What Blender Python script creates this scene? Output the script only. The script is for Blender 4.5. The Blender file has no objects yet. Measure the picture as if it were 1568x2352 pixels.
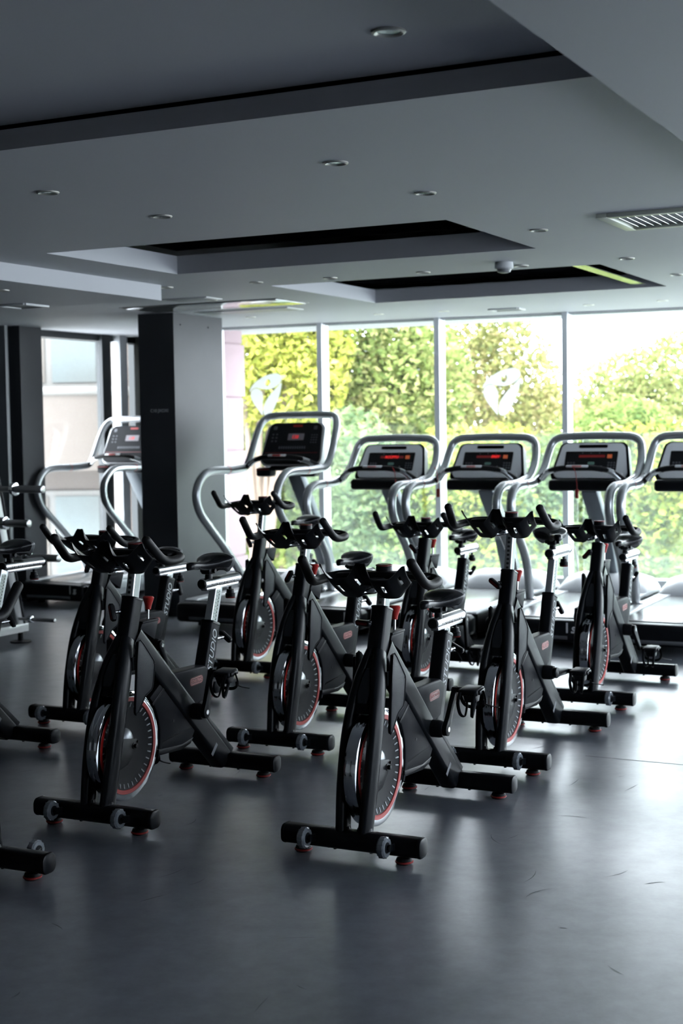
import bpy, bmesh, math, random
from mathutils import Vector, Matrix
SC = bpy.context.scene
COL = SC.collection
PI = math.pi
rad = math.radians

# ------------------------------------------------------------------ camera
CAM_H, PITCH, ROLL, FPX = 1.50245, 0.0593893, 0.01547308, 3311.87
cd = bpy.data.cameras.new('camera'); cam = bpy.data.objects.new('camera', cd); COL.objects.link(cam)
cd.sensor_fit = 'HORIZONTAL'; cd.sensor_width = 24.0; cd.lens = FPX * 24.0 / 1568.0
cd.clip_start = 0.05; cd.clip_end = 400
cd.dof.use_dof = True; cd.dof.focus_distance = 5.3; cd.dof.aperture_fstop = 3.8
_f = Vector((0, math.cos(PITCH), -math.sin(PITCH))); _u0 = Vector((0, math.sin(PITCH), math.cos(PITCH))); _x = Vector((1, 0, 0))
_r = _x * math.cos(ROLL) - _u0 * math.sin(ROLL); _u = _u0 * math.cos(ROLL) + _x * math.sin(ROLL); _b = -_f
cam.matrix_world = Matrix(((_r.x, _u.x, _b.x, 0), (_r.y, _u.y, _b.y, 0), (_r.z, _u.z, _b.z, CAM_H), (0, 0, 0, 1)))
SC.camera = cam

# ------------------------------------------------------------------ sky, sun, exposure
w = bpy.data.worlds.new('overcast_sky'); SC.world = w; w.use_nodes = True
bg = w.node_tree.nodes['Background']; bg.inputs[0].default_value = (0.85, 0.92, 1.0, 1); bg.inputs[1].default_value = 15.0
sd = bpy.data.lights.new('sun', 'SUN'); sun = bpy.data.objects.new('sun', sd); COL.objects.link(sun)
sd.energy = 3.0; sd.angle = rad(6); sd.color = (1.0, 0.96, 0.88)
sun.rotation_euler = (rad(48), 0, rad(-26.5))
SC.view_settings.view_transform = 'Standard'
try: SC.view_settings.look = 'None'
except Exception: pass
SC.view_settings.exposure = 0.0; SC.view_settings.gamma = 1.0; SC.view_settings.use_curve_mapping = False
try:
    SC.cycles.use_denoising = True
    SC.cycles.max_bounces = 10; SC.cycles.diffuse_bounces = 5; SC.cycles.glossy_bounces = 4; SC.cycles.transparent_max_bounces = 12
    SC.cycles.sample_clamp_indirect = 6.0
    SC.cycles.caustics_reflective = False; SC.cycles.caustics_refractive = False
except Exception: pass

# ------------------------------------------------------------------ room frame: u away from us along the bikes, v to the right
A = rad(26.5); sA, cA = math.sin(A), math.cos(A)
def R(u, v, z=0.0): return Vector((u * sA + v * cA, u * cA - v * sA, z))
ROT_T = PI / 2 - A            # local +x = +u, local +y = -v
H = 2.42                      # ceiling height

# ------------------------------------------------------------------ materials
MATS = {}
def mat(name, col, rough=0.5, metal=0.0, spec=0.5, coat=0.0, noise=None, bump=None, emit=None, sub=None):
    m = bpy.data.materials.new(name); m.use_nodes = True; nt = m.node_tree; b = nt.nodes['Principled BSDF']
    b.inputs['Base Color'].default_value = (*col, 1); b.inputs['Roughness'].default_value = rough
    b.inputs['Metallic'].default_value = metal; b.inputs['Specular IOR Level'].default_value = spec
    if coat: b.inputs['Coat Weight'].default_value = coat; b.inputs['Coat Roughness'].default_value = 0.15
    if emit: b.inputs['Emission Color'].default_value = (*emit[0], 1); b.inputs['Emission Strength'].default_value = emit[1]
    tc = nt.nodes.new('ShaderNodeTexCoord')
    if noise:      # scale, second colour
        n = nt.nodes.new('ShaderNodeTexNoise'); n.inputs['Scale'].default_value = noise[0]; n.inputs['Detail'].default_value = 6
        nt.links.new(tc.outputs['Object'], n.inputs['Vector'])
        mx = nt.nodes.new('ShaderNodeMix'); mx.data_type = 'RGBA'
        mx.inputs[6].default_value = (*col, 1); mx.inputs[7].default_value = (*noise[1], 1)
        nt.links.new(n.outputs['Fac'], mx.inputs[0]); nt.links.new(mx.outputs[2], b.inputs['Base Color'])
    if bump:       # scale, strength
        n = nt.nodes.new('ShaderNodeTexNoise'); n.inputs['Scale'].default_value = bump[0]; n.inputs['Detail'].default_value = 4
        nt.links.new(tc.outputs['Object'], n.inputs['Vector'])
        bp = nt.nodes.new('ShaderNodeBump'); bp.inputs['Strength'].default_value = bump[1]; bp.inputs['Distance'].default_value = 0.002
        nt.links.new(n.outputs['Fac'], bp.inputs['Height']); nt.links.new(bp.outputs['Normal'], b.inputs['Normal'])
    MATS[name] = m
    return m
M_FRAME = mat('black_powder_coat', (0.0045, 0.0055, 0.007), 0.30, 0.0, 0.11, noise=(14, (0.006, 0.007, 0.009)))
M_PLAST = mat('black_plastic', (0.006, 0.0065, 0.008), 0.36, 0.0, 0.12, noise=(30, (0.008, 0.009, 0.011)))
M_PANEL = mat('graphite_panel', (0.010, 0.011, 0.0135), 0.45, 0.0, 0.05, noise=(20, (0.015, 0.016, 0.019)))
M_RUBBER = mat('black_rubber', (0.008, 0.008, 0.009), 0.5, 0.0, 0.16, bump=(300, 0.2))
M_PAD = mat('textured_grey_guard', (0.024, 0.026, 0.030), 0.5, 0.0, 0.12, bump=(420, 0.35))
M_RED = mat('red_plastic', (0.42, 0.014, 0.010), 0.4, noise=(20, (0.36, 0.012, 0.01)))
M_REDRING = mat('red_rubber', (0.30, 0.015, 0.012), 0.5, noise=(20, (0.24, 0.014, 0.012)))
M_DARKRED = mat('dark_red_inlay', (0.16, 0.010, 0.010), 0.4, noise=(20, (0.13, 0.01, 0.01)))
M_CHROME = mat('chrome', (0.62, 0.64, 0.66), 0.09, 1.0, noise=(5, (0.58, 0.6, 0.62)))
M_BRUSH = mat('brushed_steel', (0.60, 0.61, 0.62), 0.24, 1.0, noise=(40, (0.52, 0.53, 0.54)))
M_POST = mat('satin_aluminium', (0.55, 0.57, 0.58), 0.30, 0.9, noise=(40, (0.48, 0.5, 0.51)))
M_LABEL = mat('pale_scale_sticker', (0.50, 0.56, 0.50), 0.5, noise=(20, (0.46, 0.52, 0.47)))
M_INK = mat('black_ink', (0.02, 0.02, 0.02), 0.6, noise=(20, (0.03, 0.03, 0.03)))
M_WHITEINK = mat('white_print', (0.55, 0.57, 0.58), 0.5, noise=(20, (0.5, 0.52, 0.54)))
M_PINKINK = mat('pale_red_print', (0.75, 0.32, 0.30), 0.5, noise=(20, (0.7, 0.3, 0.28)))
M_CLEAR = mat('smoked_clear_tyre', (0.26, 0.28, 0.30), 0.18, 0.0, 0.6, noise=(60, (0.10, 0.11, 0.12)))
M_DISC = mat('dark_flywheel_disc', (0.010, 0.011, 0.013), 0.42, 0.0, 0.08, noise=(8, (0.014, 0.015, 0.017)))
M_HUB = mat('grey_hub', (0.36, 0.37, 0.38), 0.35, 0.7, noise=(20, (0.2, 0.21, 0.22)))
M_SADDLE = mat('black_saddle_vinyl', (0.007, 0.0075, 0.009), 0.27, 0.0, 0.22, bump=(200, 0.15))
M_SADGREY = mat('grey_saddle_vinyl', (0.10, 0.105, 0.11), 0.42, bump=(200, 0.15))
M_TSILV = mat('silver_tube_paint', (0.42, 0.43, 0.44), 0.27, 0.65, noise=(10, (0.38, 0.39, 0.4)))
M_TCONS = mat('silver_console_plastic', (0.84, 0.845, 0.86), 0.4, 0.0, noise=(10, (0.80, 0.81, 0.825)))
M_TRAIL = mat('pale_grey_side_rail', (0.60, 0.61, 0.62), 0.35, 0.1, noise=(12, (0.36, 0.37, 0.38)))
M_TSKIRT = mat('grey_metal_skirt', (0.17, 0.175, 0.185), 0.4, 0.4, noise=(12, (0.15, 0.155, 0.165)))
M_TMAST = mat('blue_grey_mast', (0.16, 0.18, 0.20), 0.45, 0.2, noise=(12, (0.14, 0.16, 0.18)))
M_HOOD = mat('white_motor_hood', (0.80, 0.81, 0.82), 0.35, noise=(8, (0.77, 0.78, 0.79)))
M_BELT = mat('dark_running_belt', (0.06, 0.063, 0.066), 0.26, 0.0, 0.9, noise=(60, (0.075, 0.078, 0.08)))
M_SCREEN = mat('dark_display_glass', (0.010, 0.011, 0.013), 0.30, 0.0, 0.08, noise=(20, (0.02, 0.02, 0.022)))
M_LED = mat('lit_red_led', (0.4, 0.01, 0.01), 0.5, emit=((1.0, 0.03, 0.03), 0.8))
M_LEDDIM = mat('dim_red_led', (0.2, 0.01, 0.01), 0.5, emit=((1.0, 0.03, 0.03), 0.035))
M_LEDORG = mat('lit_orange_led', (0.4, 0.1, 0.03), 0.5, emit=((1.0, 0.20, 0.08), 0.22))
M_GREYBTN = mat('grey_display_window', (0.28, 0.25, 0.27), 0.5, noise=(20, (0.25, 0.22, 0.24)))
M_GREEN = mat('green_button', (0.16, 0.30, 0.24), 0.5, noise=(20, (0.14, 0.27, 0.22)))
M_GREYINK = mat('grey_print', (0.11, 0.115, 0.13), 0.5, noise=(20, (0.09, 0.095, 0.11)))
M_ALU = mat('white_aluminium_mullion', (0.72, 0.74, 0.76), 0.35, 0.25, noise=(6, (0.68, 0.7, 0.72)))
M_DFRAME = mat('dark_window_frame', (0.02, 0.024, 0.026), 0.4, noise=(6, (0.024, 0.028, 0.03)))
M_PILLAR = mat('charcoal_pillar_cladding', (0.030, 0.032, 0.037), 0.45, 0.0, 0.22, noise=(2.5, (0.05, 0.052, 0.058)))
M_WALL = mat('pale_grey_wall_paint', (0.50, 0.505, 0.51), 0.7, noise=(2, (0.54, 0.545, 0.55)))
M_LWALL = mat('dark_side_wall', (0.03, 0.033, 0.036), 0.5, noise=(2, (0.04, 0.043, 0.046)))
M_SILL = mat('white_sill', (0.70, 0.71, 0.72), 0.5, noise=(5, (0.66, 0.67, 0.68)))
M_CEIL = mat('grey_ceiling_paint', (0.445, 0.45, 0.475), 0.6, noise=(1.2, (0.475, 0.48, 0.505)), bump=(3, 0.08))
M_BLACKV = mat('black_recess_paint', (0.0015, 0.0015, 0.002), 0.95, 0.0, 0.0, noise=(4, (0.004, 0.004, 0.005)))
M_VENT = mat('cream_vent_frame', (0.60, 0.62, 0.52), 0.4, noise=(10, (0.56, 0.58, 0.5)))
M_DLRING = mat('satin_downlight_ring', (0.66, 0.65, 0.58), 0.3, 0.6, noise=(10, (0.6, 0.6, 0.54)))
M_DLBULB = mat('unlit_lamp_glass', (0.25, 0.33, 0.36), 0.15, 0.3, noise=(10, (0.2, 0.28, 0.31)))
M_GLOSSP = mat('mirror_grey_panel', (0.34, 0.35, 0.36), 0.10, 0.55, noise=(4, (0.32, 0.33, 0.34)))
M_WHITEPL = mat('white_plastic', (0.6, 0.61, 0.61), 0.4, noise=(10, (0.56, 0.57, 0.57)))
M_GREYPL = mat('grey_plastic', (0.2, 0.205, 0.21), 0.4, noise=(10, (0.17, 0.175, 0.18)))
def vinyl_mat():
    m = bpy.data.materials.new('white_vinyl_decal'); m.use_nodes = True; nt = m.node_tree; nt.nodes.clear(); N = nt.nodes.new; L = nt.links.new
    out = N('ShaderNodeOutputMaterial'); d = N('ShaderNodeBsdfDiffuse'); t = N('ShaderNodeBsdfTranslucent'); mx = N('ShaderNodeMixShader'); mx.inputs[0].default_value = 0.6
    tc = N('ShaderNodeTexCoord'); n = N('ShaderNodeTexNoise'); n.inputs['Scale'].default_value = 5; L(tc.outputs['Object'], n.inputs['Vector'])
    cr = N('ShaderNodeValToRGB'); cr.color_ramp.elements[0].color = (0.88, 0.89, 0.88, 1); cr.color_ramp.elements[1].color = (0.94, 0.95, 0.94, 1); L(n.outputs['Fac'], cr.inputs['Fac'])
    for q in (d, t): L(cr.outputs['Color'], q.inputs[0])
    L(d.outputs[0], mx.inputs[1]); L(t.outputs[0], mx.inputs[2]); L(mx.outputs[0], out.inputs[0]); return m
M_DECAL = vinyl_mat()
M_STEEL = mat('silver_rack_paint', (0.42, 0.42, 0.42), 0.35, 0.6, noise=(10, (0.38, 0.38, 0.38)))
M_PEG = mat('worn_steel_peg', (0.42, 0.42, 0.42), 0.28, 1.0, noise=(25, (0.34, 0.34, 0.33)))
M_CABLE = mat('white_cable', (0.7, 0.7, 0.7), 0.5, noise=(20, (0.66, 0.66, 0.66)))
M_PINK = mat('pink_stone_pilaster', (0.40, 0.29, 0.315), 0.8, noise=(3, (0.37, 0.265, 0.29)))
M_BEIGE = mat('beige_render', (0.105, 0.087, 0.075), 0.85, noise=(1.2, (0.093, 0.078, 0.068)))
M_CREAM = mat('cream_trim', (0.135, 0.129, 0.12), 0.8, noise=(2, (0.125, 0.12, 0.112)))
M_BGLASS = mat('pale_building_glass', (0.10, 0.098, 0.09), 0.4, 0.0, 0.1, noise=(1, (0.11, 0.14, 0.145)))
M_SHUT = mat('tan_shutter', (0.06, 0.053, 0.046), 0.7, noise=(3, (0.11, 0.095, 0.08)))
M_GROUND = mat('street_ground', (0.62, 0.62, 0.62), 0.9, noise=(0.8, (0.5, 0.53, 0.48)))
M_BARK = mat('grey_bark', (0.20, 0.15, 0.11), 0.9, noise=(6, (0.28, 0.22, 0.18)))
M_SCUFF = mat('dark_scuff', (0.028, 0.030, 0.034), 0.45, noise=(40, (0.05, 0.053, 0.058)))
M_GASKET = mat('green_edge_gasket', (0.03, 0.08, 0.07), 0.4, noise=(6, (0.025, 0.07, 0.06)))

def floor_mat():
    m = bpy.data.materials.new('grey_vinyl_floor'); m.use_nodes = True; nt = m.node_tree; b = nt.nodes['Principled BSDF']; N = nt.nodes.new; L = nt.links.new
    tc = N('ShaderNodeTexCoord'); mp = N('ShaderNodeMapping'); L(tc.outputs['Object'], mp.inputs['Vector'])
    n1 = N('ShaderNodeTexNoise'); n1.inputs['Scale'].default_value = 1.6; n1.inputs['Detail'].default_value = 6; n1.inputs['Roughness'].default_value = 0.5
    n2 = N('ShaderNodeTexNoise'); n2.inputs['Scale'].default_value = 160; n2.inputs['Detail'].default_value = 3
    L(mp.outputs['Vector'], n1.inputs['Vector']); L(mp.outputs['Vector'], n2.inputs['Vector'])
    cr = N('ShaderNodeValToRGB'); cr.color_ramp.elements[0].position = 0.3; cr.color_ramp.elements[0].color = (0.120, 0.130, 0.150, 1)
    cr.color_ramp.elements[1].position = 0.72; cr.color_ramp.elements[1].color = (0.150, 0.161, 0.186, 1)
    L(n1.outputs['Fac'], cr.inputs['Fac'])
    # scuff marks: thin bent dark lines
    n3 = N('ShaderNodeTexNoise'); n3.inputs['Scale'].default_value = 9; n3.inputs['Detail'].default_value = 8; n3.inputs['Roughness'].default_value = 0.7; L(mp.outputs['Vector'], n3.inputs['Vector'])
    mx = N('ShaderNodeMix'); mx.data_type = 'RGBA'; mx.blend_type = 'MULTIPLY'; mx.inputs[0].default_value = 1.0
    c3 = N('ShaderNodeValToRGB'); c3.color_ramp.elements[0].position = 0.3; c3.color_ramp.elements[0].color = (0.72, 0.72, 0.72, 1); c3.color_ramp.elements[1].position = 0.65; c3.color_ramp.elements[1].color = (1.1, 1.1, 1.1, 1)
    L(n3.outputs['Fac'], c3.inputs['Fac']); L(cr.outputs['Color'], mx.inputs[6]); L(c3.outputs['Color'], mx.inputs[7]); L(mx.outputs[2], b.inputs['Base Color'])
    s3 = N('ShaderNodeMapRange'); s3.inputs['From Min'].default_value = 0.3; s3.inputs['From Max'].default_value = 0.65; s3.inputs['To Min'].default_value = 0.55; s3.inputs['To Max'].default_value = 1.0
    L(n3.outputs['Fac'], s3.inputs['Value']); L(s3.outputs['Result'], b.inputs['Specular IOR Level'])
    b.inputs['Coat Weight'].default_value = 0.35; b.inputs['Coat Roughness'].default_value = 0.30
    rr = N('ShaderNodeMapRange'); rr.inputs['From Min'].default_value = 0.3; rr.inputs['From Max'].default_value = 0.7
    rr.inputs['To Min'].default_value = 0.285; rr.inputs['To Max'].default_value = 0.36
    L(n1.outputs['Fac'], rr.inputs['Value']); L(rr.outputs['Result'], b.inputs['Roughness'])
    bp = N('ShaderNodeBump'); bp.inputs['Strength'].default_value = 0.12; bp.inputs['Distance'].default_value = 0.001
    L(n2.outputs['Fac'], bp.inputs['Height']); L(bp.outputs['Normal'], b.inputs['Normal'])
    return m
M_FLOOR = floor_mat()
def glass_mat(name, tint, haze=0.0):
    m = bpy.data.materials.new(name); m.use_nodes = True; nt = m.node_tree; nt.nodes.clear(); N = nt.nodes.new; L = nt.links.new
    out = N('ShaderNodeOutputMaterial'); tr = N('ShaderNodeBsdfTransparent'); tr.inputs[0].default_value = (*tint, 1)
    gl = N('ShaderNodeBsdfGlossy'); gl.inputs['Roughness'].default_value = 0.01; gl.inputs[0].default_value = (0.9, 0.95, 0.95, 1)
    lw = N('ShaderNodeLayerWeight'); lw.inputs['Blend'].default_value = 0.5; pw = N('ShaderNodeMath'); pw.operation = 'POWER'; pw.inputs[1].default_value = 5.0; L(lw.outputs['Facing'], pw.inputs[0])
    fr = N('ShaderNodeMath'); fr.operation = 'MULTIPLY_ADD'; fr.inputs[1].default_value = 0.94; fr.inputs[2].default_value = 0.04; L(pw.outputs[0], fr.inputs[0])
    mx = N('ShaderNodeMixShader'); L(fr.outputs[0], mx.inputs[0]); L(tr.outputs[0], mx.inputs[1]); L(gl.outputs[0], mx.inputs[2])
    last = mx
    if haze:  # pale diffuse veil mixed over the pane
        tc = N('ShaderNodeTexCoord'); n = N('ShaderNodeTexNoise'); n.inputs['Scale'].default_value = 1.5; L(tc.outputs['Object'], n.inputs['Vector'])
        mr = N('ShaderNodeMapRange'); mr.inputs['To Min'].default_value = haze * 0.6; mr.inputs['To Max'].default_value = haze * 1.4; L(n.outputs['Fac'], mr.inputs['Value'])
        df = N('ShaderNodeBsdfDiffuse'); df.inputs[0].default_value = (0.85, 0.9, 0.88, 1)
        tl = N('ShaderNodeBsdfTranslucent'); tl.inputs[0].default_value = (0.85, 0.9, 0.88, 1)
        m0 = N('ShaderNodeMixShader'); m0.inputs[0].default_value = 0.5; L(df.outputs[0], m0.inputs[1]); L(tl.outputs[0], m0.inputs[2])
        m2 = N('ShaderNodeMixShader'); L(mr.outputs['Result'], m2.inputs[0]); L(mx.outputs[0], m2.inputs[1]); L(m0.outputs[0], m2.inputs[2]); last = m2
    L(last.outputs[0], out.inputs[0]); return m
M_GLASS = glass_mat('clear_window_glass', (0.97, 0.977, 0.977), 0.010)  # slight whitish veil paints the glare of the bright windows into the glass
M_GLASSR = glass_mat('added_window_grey_glass', (0.70, 0.72, 0.74))  # tint dims the daylight from the added right-hand windows
M_GLASSD = glass_mat('dark_tinted_glass', (0.06, 0.07, 0.075))
M_RAILG = glass_mat('hazy_balustrade_glass', (0.9, 0.96, 0.93), 0.03)
def leaf_mat(name, c0, c1, c2):
    m = bpy.data.materials.new(name); m.use_nodes = True; nt = m.node_tree; nt.nodes.clear(); N = nt.nodes.new; L = nt.links.new
    out = N('ShaderNodeOutputMaterial'); at = N('ShaderNodeAttribute'); at.attribute_name = 'leaf_tint'
    tc = N('ShaderNodeTexCoord'); n = N('ShaderNodeTexNoise'); n.inputs['Scale'].default_value = 0.9; n.inputs['Detail'].default_value = 3; L(tc.outputs['Object'], n.inputs['Vector'])
    ad = N('ShaderNodeMath'); ad.operation = 'MULTIPLY_ADD'; ad.inputs[1].default_value = 0.55; L(at.outputs['Fac'], ad.inputs[0])
    m5 = N('ShaderNodeMath'); m5.operation = 'MULTIPLY'; m5.inputs[1].default_value = 0.45; L(n.outputs['Fac'], m5.inputs[0]); L(m5.outputs[0], ad.inputs[2])
    cr = N('ShaderNodeValToRGB'); e = cr.color_ramp.elements; e[0].position = 0.2; e[0].color = (*c0, 1); e[1].position = 0.8; e[1].color = (*c2, 1)
    k = cr.color_ramp.elements.new(0.5); k.color = (*c1, 1); L(ad.outputs[0], cr.inputs['Fac'])
    d = N('ShaderNodeBsdfDiffuse'); t = N('ShaderNodeBsdfTranslucent'); L(cr.outputs['Color'], d.inputs[0]); L(cr.outputs['Color'], t.inputs[0])
    mx = N('ShaderNodeMixShader'); mx.inputs[0].default_value = 0.45; L(d.outputs[0], mx.inputs[1]); L(t.outputs[0], mx.inputs[2]); L(mx.outputs[0], out.inputs[0])
    return m
M_LEAFY = leaf_mat('yellow_green_leaves', (0.12, 0.17, 0.035), (0.38, 0.40, 0.08), (0.58, 0.54, 0.17))
M_LEAFG = leaf_mat('mid_green_leaves', (0.05, 0.10, 0.03), (0.22, 0.29, 0.085), (0.45, 0.46, 0.18))
M_LEAFP = leaf_mat('pale_mixed_leaves', (0.10, 0.13, 0.05), (0.30, 0.31, 0.11), (0.46, 0.36, 0.20))
M_LEAFP2 = leaf_mat('fresh_green_leaves', (0.05, 0.10, 0.03), (0.24, 0.30, 0.09), (0.55, 0.50, 0.24))
M_LEAFG2 = leaf_mat('pale_green_leaves', (0.09, 0.14, 0.045), (0.28, 0.32, 0.11), (0.50, 0.48, 0.22))
M_LEAFB = leaf_mat('blue_green_leaves', (0.05, 0.10, 0.045), (0.20, 0.27, 0.13), (0.40, 0.45, 0.23))

# ------------------------------------------------------------------ mesh builder
class MB:
    def __init__(s): s.v = []; s.f = []; s.mi = []; s.m = 0
    def add(s, vs, fs):
        o = len(s.v); s.v += [tuple(p) for p in vs]; s.f += [tuple(i + o for i in f) for f in fs]; s.mi += [s.m] * len(fs); return s
    def bm(s, bm, M=None):
        bm.verts.ensure_lookup_table(); bm.verts.index_update()
        s.add([(M @ v.co if M else v.co) for v in bm.verts], [[v.index for v in f.verts] for f in bm.faces]); bm.free(); return s
    def box(s, c, d, bev=0.0, rot=None, seg=2):
        bm = bmesh.new(); bmesh.ops.create_cube(bm, size=1.0, matrix=Matrix.Diagonal((d[0], d[1], d[2], 1)))
        if bev: bmesh.ops.bevel(bm, geom=bm.edges[:], offset=min(bev, min(d) * 0.49), segments=seg, affect='EDGES', profile=0.5)
        M = Matrix.Translation(Vector(c)) @ (rot.to_4x4() if rot else Matrix.Identity(4)); return s.bm(bm, M)
    def obox(s, p0, p1, w, h, bev=0.0, up=(0, 0, 1), seg=2):      # beam from p0 to p1, w across, h along up
        p0, p1 = Vector(p0), Vector(p1); x = (p1 - p0); l = x.length; x.normalize(); y = Vector(up).cross(x).normalized(); z = x.cross(y)
        return s.box((p0 + p1) / 2, (l, w, h), bev, Matrix((x, y, z)).transposed(), seg)
    def prism(s, poly, y0, y1, bev=0.0, seg=2):                   # polygon in local xz, thickness along y
        bm = bmesh.new(); vs = [bm.verts.new((p[0], y0, p[1])) for p in poly]; f = bm.faces.new(vs)
        r = bmesh.ops.extrude_face_region(bm, geom=[f]); ev = [g for g in r['geom'] if isinstance(g, bmesh.types.BMVert)]
        bmesh.ops.translate(bm, verts=ev, vec=(0, y1 - y0, 0)); bmesh.ops.recalc_face_normals(bm, faces=bm.faces[:])
        if bev:
            es = [e for e in bm.edges if abs(e.verts[0].co.y - e.verts[1].co.y) < 1e-6]
            bmesh.ops.bevel(bm, geom=es, offset=bev, segments=seg, affect='EDGES', profile=0.5)
        return s.bm(bm)
    def rings(s, rs, closed=False, cap=True):
        n = len(rs[0]); vs = [p for r in rs for p in r]; fs = []; k = len(rs)
        for i in range(k if closed else k - 1):
            a, b = i * n, ((i + 1) % k) * n
            for j in range(n): fs.append((a + j, a + (j + 1) % n, b + (j + 1) % n, b + j))
        if cap and not closed: fs.append(tuple(range(n))[::-1]); fs.append(tuple((k - 1) * n + j for j in range(n)))
        return s.add(vs, fs)
    def tube(s, pts, r, seg=10, closed=False, cap=True, ab=None, up=None):   # r number or list; ab = (a,b) elliptic factors with up reference
        P = [Vector(p) for p in pts]; n = len(P); T = []
        for i in range(n):
            a = P[(i - 1) % n] if (closed or i) else P[i]; b = P[(i + 1) % n] if (closed or i < n - 1) else P[i]
            t = (b - a); T.append(t.normalized() if t.length > 1e-9 else Vector((0, 0, 1)))
        ref = Vector(up) if up else (Vector((0, 0, 1)) if abs(T[0].z) < 0.9 else Vector((1, 0, 0)))
        X = (ref - T[0] * ref.dot(T[0])).normalized(); rs = []
        for i in range(n):
            if up: X = (Vector(up) - T[i] * Vector(up).dot(T[i]))
            else: X = X - T[i] * X.dot(T[i])
            X = X.normalized(); Y = T[i].cross(X); q = r[i] if isinstance(r, (list, tuple)) else r
            fa, fb = ab if ab else (1, 1)
            rs.append([P[i] + X * (q * fa * math.cos(2 * PI * j / seg)) + Y * (q * fb * math.sin(2 * PI * j / seg)) for j in range(seg)])
        return s.rings(rs, closed, cap)
    def lathe(s, prof, c, axis='z', seg=24, cap=True):            # prof: (radius, height)
        rs = []
        for r_, h_ in prof:
            ring = []
            for j in range(seg):
                a = 2 * PI * j / seg; p, q = r_ * math.cos(a), r_ * math.sin(a)
                if axis == 'z': d = (p, q, h_)
                elif axis == 'y': d = (q, h_, p)
                else: d = (h_, p, q)
                ring.append((c[0] + d[0], c[1] + d[1], c[2] + d[2]))
            rs.append(ring)
        return s.rings(rs, False, cap)
    def build(s, name, m, parent=None, loc=None, smooth=True, angle=38):
        me = bpy.data.meshes.new(name); me.from_pydata(s.v, [], s.f); me.update()
        bm = bmesh.new(); bm.from_mesh(me); bmesh.ops.recalc_face_normals(bm, faces=bm.faces[:]); bm.to_mesh(me); bm.free()
        for mm in (m if isinstance(m, (list, tuple)) else [m]): me.materials.append(mm)
        for p, i in zip(me.polygons, s.mi): p.material_index = i
        if smooth: me.shade_smooth(); me.set_sharp_from_angle(angle=rad(angle))
        o = bpy.data.objects.new(name, me); COL.objects.link(o)
        if parent: o.parent = parent
        if loc: o.location = loc
        return o
def smooth_path(P, n=6, closed=False):
    P = [Vector(p) for p in P]; out = []; k = len(P)
    for i in range(k if closed else k - 1):
        g = (lambda j: P[j % k]) if closed else (lambda j: P[max(0, min(k - 1, j))])
        a, b, c, d = g(i - 1), g(i), g(i + 1), g(i + 2)
        for t in range(n):
            t /= n
            out.append(0.5 * ((2 * b) + (c - a) * t + (2 * a - 5 * b + 4 * c - d) * t * t + (3 * b - a - 3 * c + d) * t ** 3))
    if not closed: out.append(P[-1])
    return out
def rrect(w, h, r, n=4):
    out = []
    for cx, cy, a0 in ((w / 2 - r, h / 2 - r, 0), (-w / 2 + r, h / 2 - r, 90), (-w / 2 + r, -h / 2 + r, 180), (w / 2 - r, -h / 2 + r, 270)):
        for i in range(n + 1):
            a = rad(a0 + 90 * i / n); out.append((cx + r * math.cos(a), cy + r * math.sin(a)))
    return out
def text_mb(body, size, org, xd, yd, depth=0.0006, shear=0.0, mb=None, bold=0.0, align='LEFT'):
    cu = bpy.data.curves.new('t', 'FONT'); cu.body = body; cu.size = size; cu.extrude = depth; cu.shear = shear; cu.offset = bold; cu.align_x = align; cu.resolution_u = 3
    o = bpy.data.objects.new('t', cu); COL.objects.link(o); dg = bpy.context.evaluated_depsgraph_get(); dg.update()
    me = bpy.data.meshes.new_from_object(o.evaluated_get(dg)); mb = mb or MB()
    xd, yd, org = Vector(xd).normalized(), Vector(yd).normalized(), Vector(org); zd = xd.cross(yd)
    mb.add([org + xd * v.co.x + yd * v.co.y + zd * v.co.z for v in me.vertices], [list(p.vertices) for p in me.polygons])
    bpy.data.objects.remove(o); bpy.data.curves.remove(cu); bpy.data.meshes.remove(me); return mb
def tag(o, label=None, cat=None, group=None, kind=None):
    if label: o['label'] = label
    if cat: o['category'] = cat
    if group: o['group'] = group
    if kind: o['kind'] = kind
    return o
def empty(name, loc=(0, 0, 0), rz=0.0):
    o = bpy.data.objects.new(name, None); COL.objects.link(o); o.location = loc; o.rotation_euler = (0, 0, rz); o.empty_display_size = 0.1; return o
def copy_tree(o, parent=None):
    c = o.copy(); COL.objects.link(c)
    if parent: c.parent = parent
    for ch in list(o.children): copy_tree(ch, c)
    return c
def rbox(mb, u0, u1, v0, v1, z0, z1):        # box in room coordinates
    P = [R(u, v, z) for z in (z0, z1) for u, v in ((u0, v0), (u1, v0), (u1, v1), (u0, v1))]
    return mb.add(P, [(0, 3, 2, 1), (4, 5, 6, 7), (0, 1, 5, 4), (1, 2, 6, 5), (2, 3, 7, 6), (3, 0, 4, 7)])
def struct(o): o['kind'] = 'structure'; return o

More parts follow.
